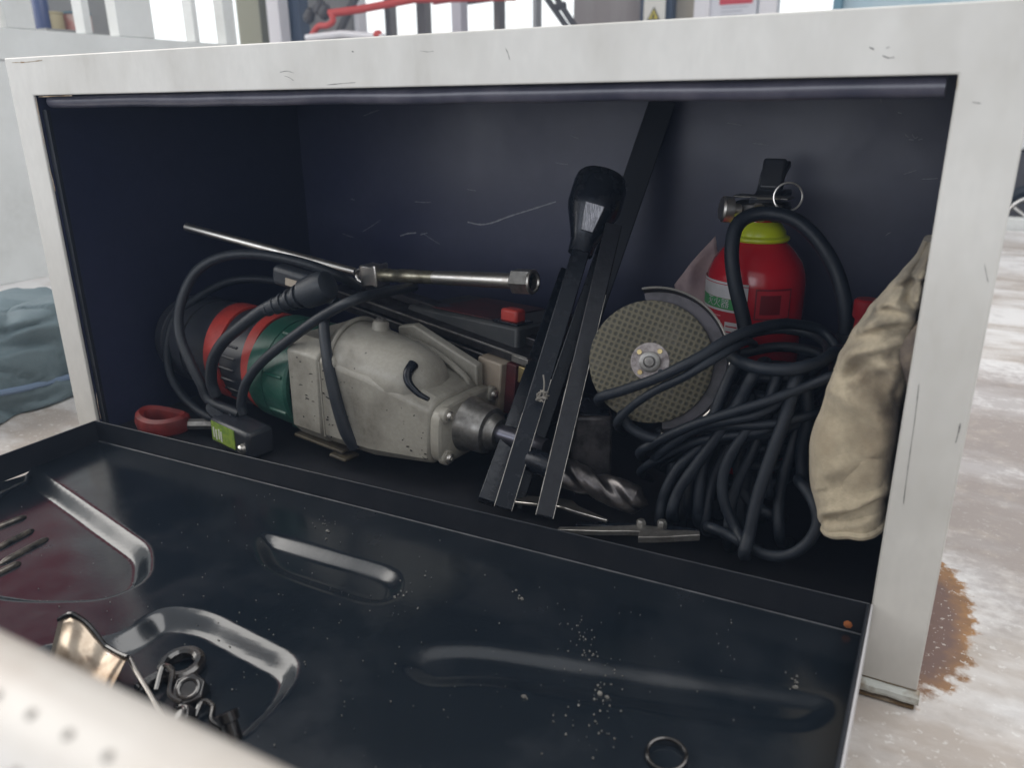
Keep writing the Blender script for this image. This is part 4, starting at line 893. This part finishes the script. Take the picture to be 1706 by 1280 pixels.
FOLDS = [([(1405, 575), (1450, 560), (1500, 548), (1545, 552)], 9, 0.005), ([(1430, 530), (1480, 520), (1530, 535)], 8, 0.005), ([(1545, 405), (1520, 455), (1512, 505), (1540, 530)], 8, 0.008), ([(1470, 490), (1505, 478), (1540, 470)], 7, 0.005),
         ([(1420, 625), (1465, 640), (1510, 700), (1505, 790)], 22, 0.007), ([(1375, 690), (1420, 720), (1450, 770)], 26, 0.004), ([(1378, 868), (1430, 858), (1490, 828)], 8, 0.005), ([(1515, 600), (1500, 660), (1515, 720)], 10, 0.006), ([(1395, 810), (1440, 800), (1490, 770)], 16, 0.003), ([(1400, 640), (1440, 600), (1500, 590)], 10, 0.004)]
def pix(p):
    q = p - CAM; z = q.dot(RF); return CX + FPX * q.dot(RX) / z, CY + FPX * q.dot(RD) / z
def fold_depth(p):
    x, y = pix(p); o = 0
    for pl, w_, A_ in FOLDS:
        dm = 1e9; sg = 1
        for (x0, y0), (x1, y1) in zip(pl, pl[1:]):
            ex, ey = x1 - x0, y1 - y0; t_ = max(0, min(1, ((x - x0) * ex + (y - y0) * ey) / (ex * ex + ey * ey)))
            dd = math.hypot(x - x0 - ex * t_, y - y0 - ey * t_)
            if dd < dm: dm = dd; sg = 1 if ex * (y - y0) - ey * (x - x0) > 0 else -1
        u = dm / w_
        o += A_ * (-math.exp(-u * u) + 0.75 * math.exp(-((u - 1.9) / 0.9) ** 2) * (1 if sg < 0 else 0.3))
    return o
rings = []; nseg = 150
LV = spline([Vector((p.x, p.z, 0)) for p in L3], 14)
for i, q in enumerate(LV):
    t = i / (len(LV) - 1); xl, z = q.x, q.y; xr = 0.8992; cx = (xl + xr) / 2; rx = max(0.004, (xr - xl) / 2)
    ry = 0.040 * (1 - 0.15 * t) * min(1, 0.45 + rx / 0.03); cy = 0.046 + 0.022 * t
    ring = []
    for j in range(nseg):
        a = 2 * math.pi * j / nseg; c, s = math.cos(a), math.sin(a)
        ex_ = 0.40 if c > 0 else 0.75
        p = Vector((cx + rx * math.copysign(abs(c) ** ex_, c), cy + ry * math.copysign(abs(s) ** ex_, s), z + 0.010 * c * (1 - t)))
        w1 = noise.noise(Vector((p.x * 30, p.y * 24, p.z * 34 + 3))); w2 = noise.noise(Vector((p.x * 75, p.y * 70, p.z * 70)))
        fold = math.sin(p.z * 95 + p.x * 60 + 2.5 * w1) * max(0, 0.3 + t - 0.2)
        w3 = noise.noise(Vector((p.x * 16 + p.z * 40, p.y * 20, p.z * 14 + 7)))
        w4 = noise.noise(Vector((p.x * 20 - p.z * 22, p.y * 12, p.z * 34 + 1)))
        dsp = 0.0022 * w1 + 0.0003 * w2 + 0.004 * (0.2 - abs(w3)) * (0.25 + t)
        if s < 0.2: dsp += fold_depth(p) * min(1, 0.4 + 0.6 * abs(s) + 0.1)
        p += Vector((c * 0.35, s, 0)) * dsp
        ring.append(p - go)
    rings.append(ring)
inner = []
for dz, k in ((-0.0012, 0.985), (0.0, 0.95), (0.012, 0.92), (0.05, 0.88), (0.09, 0.5)):
    c0 = sum(rings[0], Vector()) / nseg
    inner.append([c0 + (p - c0) * k + Vector((0, 0, dz + 0.0)) for p in rings[0]])
G().loft(list(reversed(inner)) + rings).obj('shell', canvas, gl, smooth=70)
P = [p + Vector((0, 0, 0.0015)) for p in rings[1]]; P.append(P[0])
G().tube(P, 0.0026, 8).obj('cuff_hem', canvas, gl)
fg = [at(1552, 520, 0.05), at(1538, 560, 0.028), at(1528, 590, 0.02), at(1530, 625, 0.022), at(1528, 668, 0.03)]
rel(G().tube(spline(fg, 6), lambda t: 0.004 + 0.007 * math.sin(math.pi * min(1, max(0, t))), 12), go).obj('thumb', mat('glove_soiled', (0.10, 0.08, 0.07), 0.9, base2=(0.20, 0.16, 0.12), scale=40, bump=0.5, bump_scale=400), gl)

# ------------------------------------------------------------------ odds and ends lying on the door
def ond(px, py, dz=0.0):
    p = door_pt(px, py); p.z = pan_h(p.x, p.y) + dz; return DM @ p
sp0 = ond(300, 1095, 0.004); sp = thing('ring_spanner', 'oily black ring spanner lying in the front left door recess', 'spanner', sp0); sp0 = Vector(sp0)
G().torus((0, 0, 0.001), (0.05, -0.1, 1), 0.0130, 0.0048, n=30, seg=10).obj('ring_end', oily, sp)
e = ond(225, 1135, 0.004) - sp0; s0 = e.normalized() * 0.0165
G().tube(spline([s0, e * 0.5 + Vector((0.0, 0.003, 0)), e], 6), lambda t: 0.0060 - 0.0015 * t, 10).obj('handle', oily, sp)
def nut(px, py, r, h, label, tilt):
    o = thing('hex_nut', label, 'nut', ond(px, py, h * 0.35)); Fm = frame((0, 0, 0), (tilt[0], tilt[1], 1), (0, 1, 0))
    v = []
    G().loft([[Fm @ Vector((x, k * math.cos(math.pi / 3 * j), k * math.sin(math.pi / 3 * j))) for j in range(6)] for x, k in ((-h / 2, r), (h / 2, r))]).obj('body', oily, o, smooth=20, bevel=0.0015)
    G().torus(Fm @ Vector((h / 2, 0, 0)), Fm.to_3x3() @ Vector((1, 0, 0)), r * 0.56, r * 0.14, n=24).obj('bore_rim', oily, o)
nut(316, 1140, 0.0125, 0.014, 'larger oily black hex nut beside the ring spanner', (0.3, -0.5))
nut(302, 1182, 0.010, 0.011, 'smaller oily black hex nut close to the white side board', (-0.3, -0.6))
bq = ond(385, 1208, 0.006); bo_ = thing('bolt', 'short black bolt standing near the corner of the door recess', 'bolt', bq)
G().lathe([(-0.012, 0.0055), (0.006, 0.0055), (0.007, 0.0075), (0.013, 0.0075), (0.0135, 0.004)], 14, frame((0, 0, 0), (-0.5, 0.2, 0.8))).obj('body', oily, bo_)
for lab_, pts_ in (('bent black clip lying across the ring spanner', ((258, 1140, 0.006), (272, 1112, 0.012), (288, 1122, 0.013), (282, 1150, 0.008), (300, 1160, 0.006))),
                   ('black hooked clip between the nuts and the recess corner', ((322, 1180, 0.004), (336, 1160, 0.007), (352, 1166, 0.006), (350, 1186, 0.004), (366, 1196, 0.003)))):
    q0 = ond(*pts_[0]); cl = G().tube(spline([ond(*p) - q0 for p in pts_], 5), 0.0021, 8).obj('wire_clip', oily); cl.location = q0; tag(cl, lab_, 'clip')
tq = ond(140, 1085, 0.004); ti = thing('tin_scrap', 'crumpled brownish tin sheet scrap on the door near the white side board', 'scrap metal', tq); tq = Vector(tq)
cs = [ond(105, 1062, 0.016), ond(158, 1072, 0.022), ond(215, 1108, 0.014), ond(165, 1165, 0.004), ond(70, 1120, 0.004)]
v = []; n = 9
for i in range(n + 1):
    for j in range(n + 1):
        s, t = i / n, j / n
        top = cs[0].lerp(cs[1], s * 2) if s < .5 else cs[1].lerp(cs[2], s * 2 - 1)
        p = top.lerp(cs[4].lerp(cs[3], s), t) + Vector((0, 0, 0.007 * math.sin(s * 7) * (1 - t) + 0.004 * noise.noise(Vector((s * 4, t * 3, 1)))))
        v.append(p - tq)
s_ = G().add(v, [(i * (n + 1) + j, i * (n + 1) + j + 1, (i + 1) * (n + 1) + j + 1, (i + 1) * (n + 1) + j) for i in range(n) for j in range(n)]).obj('sheet', tin, ti, smooth=50)
s_.modifiers.new('thick', 'SOLIDIFY').thickness = 0.001
P = [Vector(v[i * (n + 1)]) for i in range(n + 1)]; G().tube(spline(P, 3), 0.0018, 7).obj('folded_edge', oily, ti)
wq = ond(215, 1100, 0.012); wi = cordobj = G().tube(spline([ond(180, 1095, 0.014) - wq, ond(202, 1100, 0.013) - wq, ond(214, 1099, 0.014) - wq, ond(226, 1118, 0.012) - wq, ond(246, 1148, 0.010) - wq, ond(275, 1192, 0.006) - wq], 5), 0.0017, 8).obj('bent_wire', steel)
wi.location = wq; tag(wi, 'bent bright steel wire next to the tin scrap', 'wire')
w0 = ond(1110, 1262, 0.0025); wa = G().torus((0, 0, 0), (0, -0.1, 1), 0.012, 0.0014, n=30, seg=8).obj('washer', oily); wa.location = w0; tag(wa, 'dark ring washer on the door at the lower picture edge', 'washer')
# paint flakes and grit on the door
fl = G()
def flake(px, py, r, h=0.0012):
    c = ond(px, py, 0.0005); k = random.randint(4, 6); a0 = random.random() * 6; rr_ = [r * random.uniform(.5, 1.3) for _ in range(k)]
    b_ = [c + Vector((rr_[j] * math.cos(a0 + 6.283 * j / k), rr_[j] * math.sin(a0 + 6.283 * j / k), 0)) for j in range(k)]
    tp = [p + Vector((0, 0, h * random.uniform(.3, 1))) * 1 + (c - p) * 0.3 for p in b_]; fl.loft([b_, tp])
for cxp, cyp, n_, sp_, s_ in ((1000, 1180, 40, 34, 0.0009), (960, 1060, 24, 22, 0.0008), (985, 1100, 20, 22, 0.0008), (545, 885, 16, 12, 0.001), (675, 980, 16, 22, 0.001), (870, 995, 6, 6, 0.0014), (1325, 1140, 8, 7, 0.0013), (640, 1100, 60, 140, 0.0006), (900, 980, 40, 160, 0.0006), (300, 900, 40, 120, 0.0006), (1150, 1050, 40, 160, 0.0006), (430, 1010, 40, 90, 0.0006), (150, 1020, 50, 90, 0.0006)):
    for _ in range(n_):
        x, y = random.gauss(cxp, sp_), random.gauss(cyp, sp_)
        d = door_pt(x, y)
        if 0.01 < d.x < 0.89 and -0.38 < d.y < -0.01: flake(x, y, s_ * random.uniform(.3, 1.2))
for x, y, r in ((1000, 1150, 0.004), (873, 1162, 0.003), (1012, 1158, 0.003), (545, 886, 0.004), (657, 995, 0.0025), (668, 985, 0.0015), (1325, 1148, 0.003), (870, 1000, 0.003)): flake(x, y, r * 0.6, 0.002)
tag(fl.obj('grit', mat('paint_flakes', (0.22, 0.21, 0.19), 0.7, base2=(0.12, 0.115, 0.11), scale=300), smooth=0), 'pale paint flakes and grit scattered over the black door', 'grit', kind='stuff')

# ------------------------------------------------------------------ surroundings
# side board of the truck bed, in front
YB, ZB = -0.502, 0.2555
sbm = mat('side_board_paint', (0.62, 0.585, 0.54), 0.35, base2=(0.48, 0.42, 0.36), scale=14, lo=0.42, hi=0.75)
sd = thing('side_board', 'blurred white truck side board with rows of dimples in the foreground', 'side board', (0.6, YB, -0.3)); so = Vector(sd.location)
prof = []
R0 = 0.0165
for i in range(13):
    a = math.pi * i / 12; prof.append((R0 * math.cos(a), ZB - R0 + R0 * math.sin(a)))
prof += [(-R0, -0.3), (R0, -0.3)]
rel(G().loft([[Vector((x, YB + 0.0 - y, z)) for y, z in prof] for x in (-0.9, 0.1, 0.6, 1.1, 2.0)]), so).obj('board', sbm, sd, smooth=50)
dmm = mat('dimple_dirt', (0.26, 0.24, 0.22), 0.6); me = None
for r_i, ang_ in enumerate((1.25, 0.62, 0.0, None, None)):
    for k in range(34):
        x = 0.55 + 0.0125 * k + (0.006 if r_i % 2 else 0)
        if ang_ is None: p = Vector((x, YB - R0, ZB - R0 - 0.011 * (r_i - 2))); nn = Vector((0, -1, 0))
        else: p = Vector((x, YB - R0 * math.cos(ang_), ZB - R0 + R0 * math.sin(ang_))); nn = Vector((0, -math.cos(ang_), math.sin(ang_)))
        if me is None:
            ob = G().lathe([(-0.0005, 0.0014), (0.0004, 0.0011), (0.0005, 0.0006)], 8).obj('dimple', dmm, sd); me = ob.data
        else:
            ob = bpy.data.objects.new('dimple', me); col.objects.link(ob); ob.parent = sd
        ob.matrix_local = Matrix.Translation(-so) @ frame(p, nn, (1, 0, 0))
rel(G().box((0.70, YB - R0 - 0.004, 0.212), (0.03, 0.008, 0.02)), so).obj('rubber_bumper', rubber, sd, bevel=0.004)

# cab guard (white panel with posts) at the left
XH = -1.25
hb = thing('cab_guard', 'white truck cab guard panel with open posts at the left', 'cab guard', (XH, 0.4, DZ)); ho = Vector(hb.location)
zr0, zr1 = atx(0, 100, XH).z, atx(150, 56, XH).z
rel(G().bounds(XH - 0.02, XH - 0.004, -0.45, 1.0, DZ, zr0), ho).obj('panel', white2, hb)
yE = atx(392, 65, XH).y
rel(G().bounds(XH - 0.05, XH, -0.45, yE, zr0 + 0.001, zr1), ho).obj('rail', white2, hb, bevel=0.002)
for px0, px1 in ((-60, -8), (10, 58), (140, 152), (196, 255), (322, 330), (374, 392)):
    y0, y1 = atx(px0, 30, XH).y, atx(px1, 30, XH).y
    rel(G().bounds(XH - 0.045, XH - 0.002, y0, y1, zr1 + 0.0005, 0.85), ho).obj('post', white2, hb, bevel=0.002)
rel(G().bounds(XH - 0.0035, XH - 0.0025, -0.45, 0.5, atx(0, 116, XH).z - 0.001, atx(0, 116, XH).z), ho).obj('seam', mat('seam_dark', (0.05, 0.05, 0.05), 0.8), hb)
# shelf behind it with containers
XS = -1.9
zs = atx(90, 53, XS).z
y0, y1 = atx(60, 30, XS).y, atx(140, 30, XS).y
shf = thing('shelf', 'grey shelf behind the cab guard holding containers', 'shelf', (XS, y0, -1.1)); sho = Vector(shf.location)
greyw = mat('shelf_grey', (0.30, 0.30, 0.29), 0.7, base2=(0.22, 0.22, 0.21), scale=4)
rel(G().bounds(XS - 0.25, XS + 0.12, y0 - 0.05, y1 + 0.05, zs - 0.03, zs), sho).obj('board', greyw, shf)
rel(G().bounds(XS - 0.28, XS - 0.26, y0 - 0.05, y1 + 0.3, -1.1, 1.5), sho).obj('back', greyw, shf)
def pot(px, r, h, m, label, cat, m2=None):
    p = atx(px, 30, XS); o = thing('container', label, cat, (XS, p.y, zs))
    G().lathe([(0, r * 0.9), (0.003, r), (h, r), (h + 0.002, r * 0.95)], 20, Matrix.Rotation(-math.pi / 2, 4, 'Y')).obj('body', m, o)
    G().lathe([(h + 0.002, r * 1.05), (h * 1.15, r * 1.05), (h * 1.17, r * 0.8)], 20, Matrix.Rotation(-math.pi / 2, 4, 'Y')).obj('lid', m2 or m, o)
pot(70, 0.028, 0.12, mat('bottle_blue', (0.05, 0.07, 0.16), 0.4), 'dark blue bottle leftmost on the far shelf', 'bottle', white2)
pot(87, 0.035, 0.055, mat('pot_tan', (0.42, 0.36, 0.22), 0.6), 'tan bucket with handle on the far shelf', 'bucket')
pot(127, 0.048, 0.06, mat('jar_label', (0.5, 0.38, 0.33), 0.5, base2=(0.5, 0.2, 0.17), scale=30), 'jar with reddish label and blue lid on the far shelf', 'jar', mat('lid_blue', (0.10, 0.17, 0.2), 0.5))

# canvas bag on the deck at left
bc = Vector((-0.40, 0.20, DZ)); ba = thing('canvas_bag', 'grey-green canvas tool bag on the deck beside the cab guard', 'bag', bc)
v = []; f = []; nu, nv = 160, 60
def bagp(u, w_):
    a = 2 * math.pi * u; c, s = math.cos(a), math.sin(a); ph = math.pi / 2 * w_
    k = math.cos(ph) ** 0.42 if w_ < 1 else 0
    x = 0.142 * math.copysign(abs(c) ** 0.6, c) * k; y = 0.30 * math.copysign(abs(s) ** 0.6, s) * k; z = 0.148 * math.sin(ph) ** 0.9
    q = Vector((x * 10, y * 8, z * 10)); d_ = 0.024 * noise.noise(q) + 0.008 * noise.noise(q * 2.7) - 0.12 * max(0, 0.16 - abs(noise.noise(Vector((x * 7 + z * 16, y * 6 - z * 9, 3))))) - 0.09 * max(0, 0.10 - abs(noise.noise(Vector((x * 12 - z * 10, y * 10 + z * 20, 8)))))
    return Vector((x + c * d_, y + s * d_, max(0.001, z + d_ * 0.6)))
for j in range(nv + 1):
    for i in range(nu): v.append(bagp(i / nu, j / nv * 0.985))
f = [(j * nu + i, j * nu + (i + 1) % nu, (j + 1) * nu + (i + 1) % nu, (j + 1) * nu + i) for j in range(nv) for i in range(nu)] + [tuple(nv * nu + i for i in range(nu))]
G().add(v, f).obj('body', bagmat, ba, smooth=80)
def bagline(w0, w1, r, m, name):
    P = [bagp(u, w0 + (w1 - w0) * k / 40) * 1.006 for k, u in enumerate([0.60 + 0.62 * k / 40 for k in range(41)])]
    G().tube(P, r, 8).obj(name, m, ba)
bagline(0.16, 0.20, 0.005, piping, 'piping'); 
bk = bagp(0.86, 0.33) * 1.01
G().box(bk, (0.010, 0.010, 0.006)).obj('zip_pull', steel, ba, bevel=0.001)

# workshop wall, posts and windows far behind; the daylight comes in between them
def post(name, px0, px1, Y, m, label, cat, z0=-1.1, z1=3.4, depth=0.08, group=None):
    a, b = at(px0, 40, Y), at(px1, 40, Y); o = G().bounds(-(b.x - a.x) / 2, (b.x - a.x) / 2, 0, depth, 0, z1 - z0).obj(name, m, bevel=0.004)
    o.location = ((a.x + b.x) / 2, Y, z0); return tag(o, label, cat, group)
bluepost = mat('steel_blue', (0.055, 0.075, 0.115), 0.6); greywall = mat('wall_grey', (0.30, 0.29, 0.275), 0.8, base2=(0.25, 0.24, 0.24), scale=2); brownwall = mat('wall_brown_grey', (0.27, 0.235, 0.22), 0.8, base2=(0.33, 0.30, 0.29), scale=3, stretch=(3, 1, 0.2))
cream = mat('curtain_cream', (0.33, 0.32, 0.24), 0.8); redsteel = mat('red_pipe', (0.50, 0.06, 0.05), 0.5); dkmetal = mat('dark_metal', (0.06, 0.055, 0.055), 0.6); whitepost = mat('post_white', (0.75, 0.73, 0.75), 0.6)
post('curtain_strip', 396, 434, 3.2, cream, 'cream plastic curtain strip behind the cab guard', 'curtain')
post('window_post', 446, 466, 3.0, whitepost, 'white post right of the cream curtain strip', 'post')
post('steel_column', 464, 500, 3.1, bluepost, 'dark blue steel column left of the grey wall', 'column')
post('wall_panel', 500, 588, 3.6, greywall, 'grey wall panel behind the red pipe frame', 'wall')
post('window_post', 590, 598, 3.5, whitepost, 'slim white post at the edge of the grey wall panel', 'post')
post('window_post', 641, 650, 4.0, mat('post_brown', (0.15, 0.13, 0.12), 0.7), 'slim brown post in the bright window', 'post')
post('window_post', 694, 708, 4.0, MATS['post_brown'], 'thick brown post with a bracket in the bright window', 'post')
post('window_post', 752, 768, 3.6, mat('post_lilac', (0.55, 0.52, 0.56), 0.6), 'pale lilac post in the bright window', 'post')
post('window_post', 822, 832, 4.0, MATS['post_brown'], 'brown post right of the pale lilac post', 'post')
post('window_post', 887, 893, 4.0, mat('post_grey', (0.4, 0.4, 0.4), 0.7), 'thin grey post beside the diagonal braces', 'post')
post('wall_panel', 955, 1066, 4.2, brownwall, 'brown grey corrugated wall left of the warning sign', 'wall')
post('steel_column', 1066, 1118, 4.1, bluepost, 'dark blue steel column behind the warning sign', 'column')
post('wall_panel', 1118, 1156, 4.2, mat('wall_tan', (0.45, 0.40, 0.32), 0.8), 'tan wall strip right of the warning sign', 'wall')
post('window_post', 1154, 1180, 4.0, whitepost, 'white frame post left of the poster', 'post')
post('poster_board', 1178, 1258, 4.05, mat('poster_back', (0.62, 0.62, 0.66), 0.6), 'white wall board that carries the notice poster', 'board')
post('window_post', 1262, 1292, 4.0, whitepost, 'white frame post right of the poster', 'post')
wb = post('blue_window', 1392, 1760, 4.4, mat('glass_blue', (0.30, 0.50, 0.60), 0.25, base2=(0.62, 0.72, 0.74), scale=1.2), 'pale blue window pane at the upper right', 'window')
post('window_post', 1384, 1398, 4.3, mat('frame_blue', (0.16, 0.30, 0.38), 0.6), 'blue window frame post at the upper right', 'post')
skyglow = bpy.data.materials.new('daylight_pane'); skyglow.use_nodes = True
_n = skyglow.node_tree; _e = _n.nodes.new('ShaderNodeEmission'); _e.inputs[0].default_value = (0.97, 1.0, 1.0, 1); _e.inputs[1].default_value = 1.35
_n.links.new(_e.outputs[0], _n.nodes['Material Output'].inputs[0])
post('daylit_window', 380, 960, 4.7, skyglow, 'overexposed daylit window behind the red pipe frame and posts', 'window', 0.2, 2.2, 0.02)
post('daylit_window', 1258, 1392, 4.7, skyglow, 'overexposed daylit window right of the notice poster', 'window', 0.2, 2.2, 0.02)
yw0, yw1 = atx(146, 30, -2.4).y, atx(376, 30, -2.4).y
ob = G().bounds(-0.01, 0.01, 0, yw1 - yw0, 0, 2.0).obj('daylit_window', skyglow); ob.location = (-2.4, yw0, 0.2); tag(ob, 'overexposed daylit window seen between the cab guard posts', 'window')
# poster
a, b = at(1180, -60, 4.0), at(1256, 46, 4.0); po2 = thing('notice_poster', 'notice poster with red header on the far wall', 'poster', (a.x, 4.02, b.z))
G().bounds(0, b.x - a.x, 0, 0.01, 0, a.z - b.z).obj('sheet', mat('poster_paper', (0.66, 0.66, 0.70), 0.6), po2)
hz0, hz1 = at(1200, 7, 4.0).z - b.z, at(1200, -12, 4.0).z - b.z
x0 = at(1197, 10, 4.0).x - a.x; x1 = at(1252, 10, 4.0).x - a.x
G().bounds(x0, x1, -0.004, 0, hz0, hz1).obj('red_header', mat('poster_red', (0.55, 0.05, 0.07), 0.6), po2)
for k in range(5):
    zz = hz0 - 0.012 - 0.02 * k; G().bounds(x0 + 0.01, x1 - 0.02 - 0.03 * (k % 2), -0.003, 0, zz - 0.004, zz).obj('print_line', mat('poster_grey', (0.42, 0.42, 0.46), 0.7), po2)
# warning sign
a, b = at(1067, -8, 4.0), at(1101, 40, 4.0); ws = thing('warning_sign', 'white sign with a yellow warning triangle on the blue column', 'sign', (a.x, 4.06, b.z)); ww, hh = b.x - a.x, a.z - b.z
G().bounds(0, ww, 0, 0.01, 0, hh).obj('plate', mat('sign_white', (0.70, 0.68, 0.62), 0.5), ws, bevel=0.002)
tc = at(1083, 30, 4.0).x - a.x; tz = at(1083, 32, 4.0).z - b.z; sx = at(1094, 30, 4.0).x - at(1072, 30, 4.0).x; szz = at(1083, 10, 4.0).z - at(1083, 33, 4.0).z
Fw = Matrix.Translation((tc, -0.001, tz)) @ Matrix.Rotation(math.pi / 2, 4, 'X')
sblack = mat('sign_black', (0.02, 0.02, 0.02), 0.6); syel = mat('sign_yellow', (0.60, 0.50, 0.06), 0.5)
G().prism([(-sx / 2, 0), (sx / 2, 0), (0, szz)], 0.003, Fw).obj('triangle_border', sblack, ws)
G().prism([(-sx * .36, szz * .09), (sx * .36, szz * .09), (0, szz * .80)], 0.006, Fw).obj('triangle', syel, ws)
G().prism([(-sx * .14, szz * .15), (sx * .02, szz * .12), (sx * .10, szz * .28), (sx * .04, szz * .34), (sx * .06, szz * .52), (-sx * .03, szz * .55), (-sx * .06, szz * .36)], 0.008, Fw).obj('pictogram', sblack, ws)
# red pipe frame of a machine and a cluster of dark handles
rp = thing('red_pipe_frame', 'red painted pipe frame of a machine in the blurred background', 'pipe frame', at(550, 60, 2.6)); ro = Vector(rp.location)
rel(G().tube([at(548, 22, 2.6), at(600, 15, 2.65), at(690, -2, 2.8), at(860, -6, 3.0)], 0.018, 10), ro).obj('pipe', redsteel, rp)
rel(G().tube(spline([at(552, 22, 2.6), at(555, 34, 2.6), at(545, 42, 2.6), at(530, 44, 2.6), at(515, 66, 2.6)], 5), 0.014, 10), ro).obj('pipe', redsteel, rp)
rel(G().tube([at(515, 66, 2.6), at(508, 300, 2.6)], 0.014, 10), ro).obj('pipe', redsteel, rp)
rel(G().lathe([(0, 0.012), (0.01, 0.02), (0.03, 0.02), (0.04, 0.01)], 14, frame(at(624, 58, 2.6), (1, 0, 0))), ro).obj('red_knob', redsteel, rp)
for q in ((512, 36), (528, 22), (537, 30)):
    rel(G().lathe([(0, 0.02), (0.02, 0.03), (0.06, 0.022), (0.07, 0.01)], 12, frame(at(*q, 2.7), (0.5, 0, 0.8))), ro).obj('handle_knob', dkmetal, rp)
rel(G().tube([at(595, -10, 3.0), at(562, 60, 2.9)], 0.02, 8), ro).obj('strut', dkmetal, rp)
rel(G().tube([at(510, 63, 2.55), at(570, 56, 2.6), at(640, 62, 2.6)], 0.016, 8), ro).obj('white_tray', whitepost, rp)
br = thing('diagonal_brace', 'dark paired diagonal braces in the bright window', 'brace', at(930, 30, 3.8)); bo2 = Vector(br.location)
for q0, q1 in (((905, -12), (944, 44)), ((922, -12), (958, 44))): rel(G().tube([at(*q0, 3.8), at(*q1, 3.8)], 0.018, 8), bo2).obj('brace_bar', dkmetal, br)
rel(G().tube([at(924, 12, 3.8), at(942, 8, 3.8)], 0.02, 8), bo2).obj('brace_link', dkmetal, br)
for px in (672, 745, 800): 
    p = at(px, 2, 3.9); o = G().tube([Vector((-0.10, 0, 0)), Vector((0.10, 0, 0.01))], 0.014, 8).obj('pipe_bracket', dkmetal if px != 745 else redsteel); o.location = p
    tag(o, {672: 'dark pipe bracket above the slim brown post', 745: 'red pipe bracket above the pale lilac post', 800: 'dark pipe bracket left of the brown post'}[px], 'bracket')
# right edge: far side board, dark cabinet, wheel
sr = G().bounds(-1.5, 1.5, 0, 0.05, 0, 0.14).obj('far_side_board', white2, bevel=0.005); sr.location = (1.8, 2.76, DZ - 0.1); tag(sr, 'white far side board at the end of the deck', 'side board')
dk = at(1695, 280, 3.3); cbx = thing('dark_cabinet', 'dark grey cabinet with pale top beyond the deck at right', 'cabinet', (dk.x + 0.35, 3.3, -1.1))
G().bounds(-0.5, 0.6, 0, 0.4, 0, at(1695, 250, 3.3).z + 1.1).obj('body', mat('cabinet_dark', (0.06, 0.055, 0.06), 0.5), cbx, bevel=0.01)
G().bounds(-0.52, 0.62, -0.02, 0.4, at(1695, 249, 3.3).z + 1.1, at(1695, 215, 3.3).z + 1.1).obj('top', white2, cbx, bevel=0.01)
wc = at(1722, 372, 3.0); wh = thing('wheel', 'silver wheel rim beyond the far side board at right', 'wheel', wc)
G().torus((0, 0, 0), (0, 1, 0.1), 0.10, 0.010, n=40).obj('rim', steel, wh); G().torus((0, 0.0, 0), (0, 1, 0.1), 0.13, 0.02, n=40).obj('tyre', rubber, wh)
for k in range(5):
    a = 2 * math.pi * k / 5; G().tube([(0, 0, 0), (0.10 * math.cos(a), 0, 0.10 * math.sin(a))], 0.009, 8).obj('spoke', steel, wh)

# red tarpaulin sheet added unseen beyond the cab guard, for a maroon reflection
tp = thing('red_reflector', 'red tarpaulin sheet added unseen beyond the cab guard for a reflection on the door', 'reflector', (-3.0, 1.2, 1.05))
v = [(0.06 * math.sin(i * 1.3), -0.45 + 0.9 * i / 20, z) for z in (0.0, 1.1, 2.2) for i in range(21)]
G().add(v, [(j * 21 + i, j * 21 + i + 1, (j + 1) * 21 + i + 1, (j + 1) * 21 + i) for j in range(2) for i in range(20)]).obj('sheet', mat('reflector_red', (0.62, 0.05, 0.06), 0.5), tp, smooth=60)
G().tube([(0, -0.5, 2.2), (0, 0.5, 2.2)], 0.02, 8).obj('rod', dkmetal, tp)

# faint bluish haze volume added to imitate a milky lens veil
hm = bpy.data.materials.new('haze_veil'); hm.use_nodes = True; hn = hm.node_tree
hn.nodes.remove(hn.nodes['Principled BSDF']); pv = hn.nodes.new('ShaderNodeVolumePrincipled')
pv.inputs['Color'].default_value = (0.50, 0.68, 1.0, 1); pv.inputs['Density'].default_value = HAZE; pv.inputs['Anisotropy'].default_value = 0.0
hn.links.new(pv.outputs[0], hn.nodes['Material Output'].inputs['Volume'])
hz_ = G().bounds(-13, 13, -11, 15, -2.1, 3.9).obj('haze', hm, smooth=0); hz_['kind'] = 'stuff'; hz_['label'] = 'thin bluish haze added to imitate a lens veil'; hz_['category'] = 'haze'
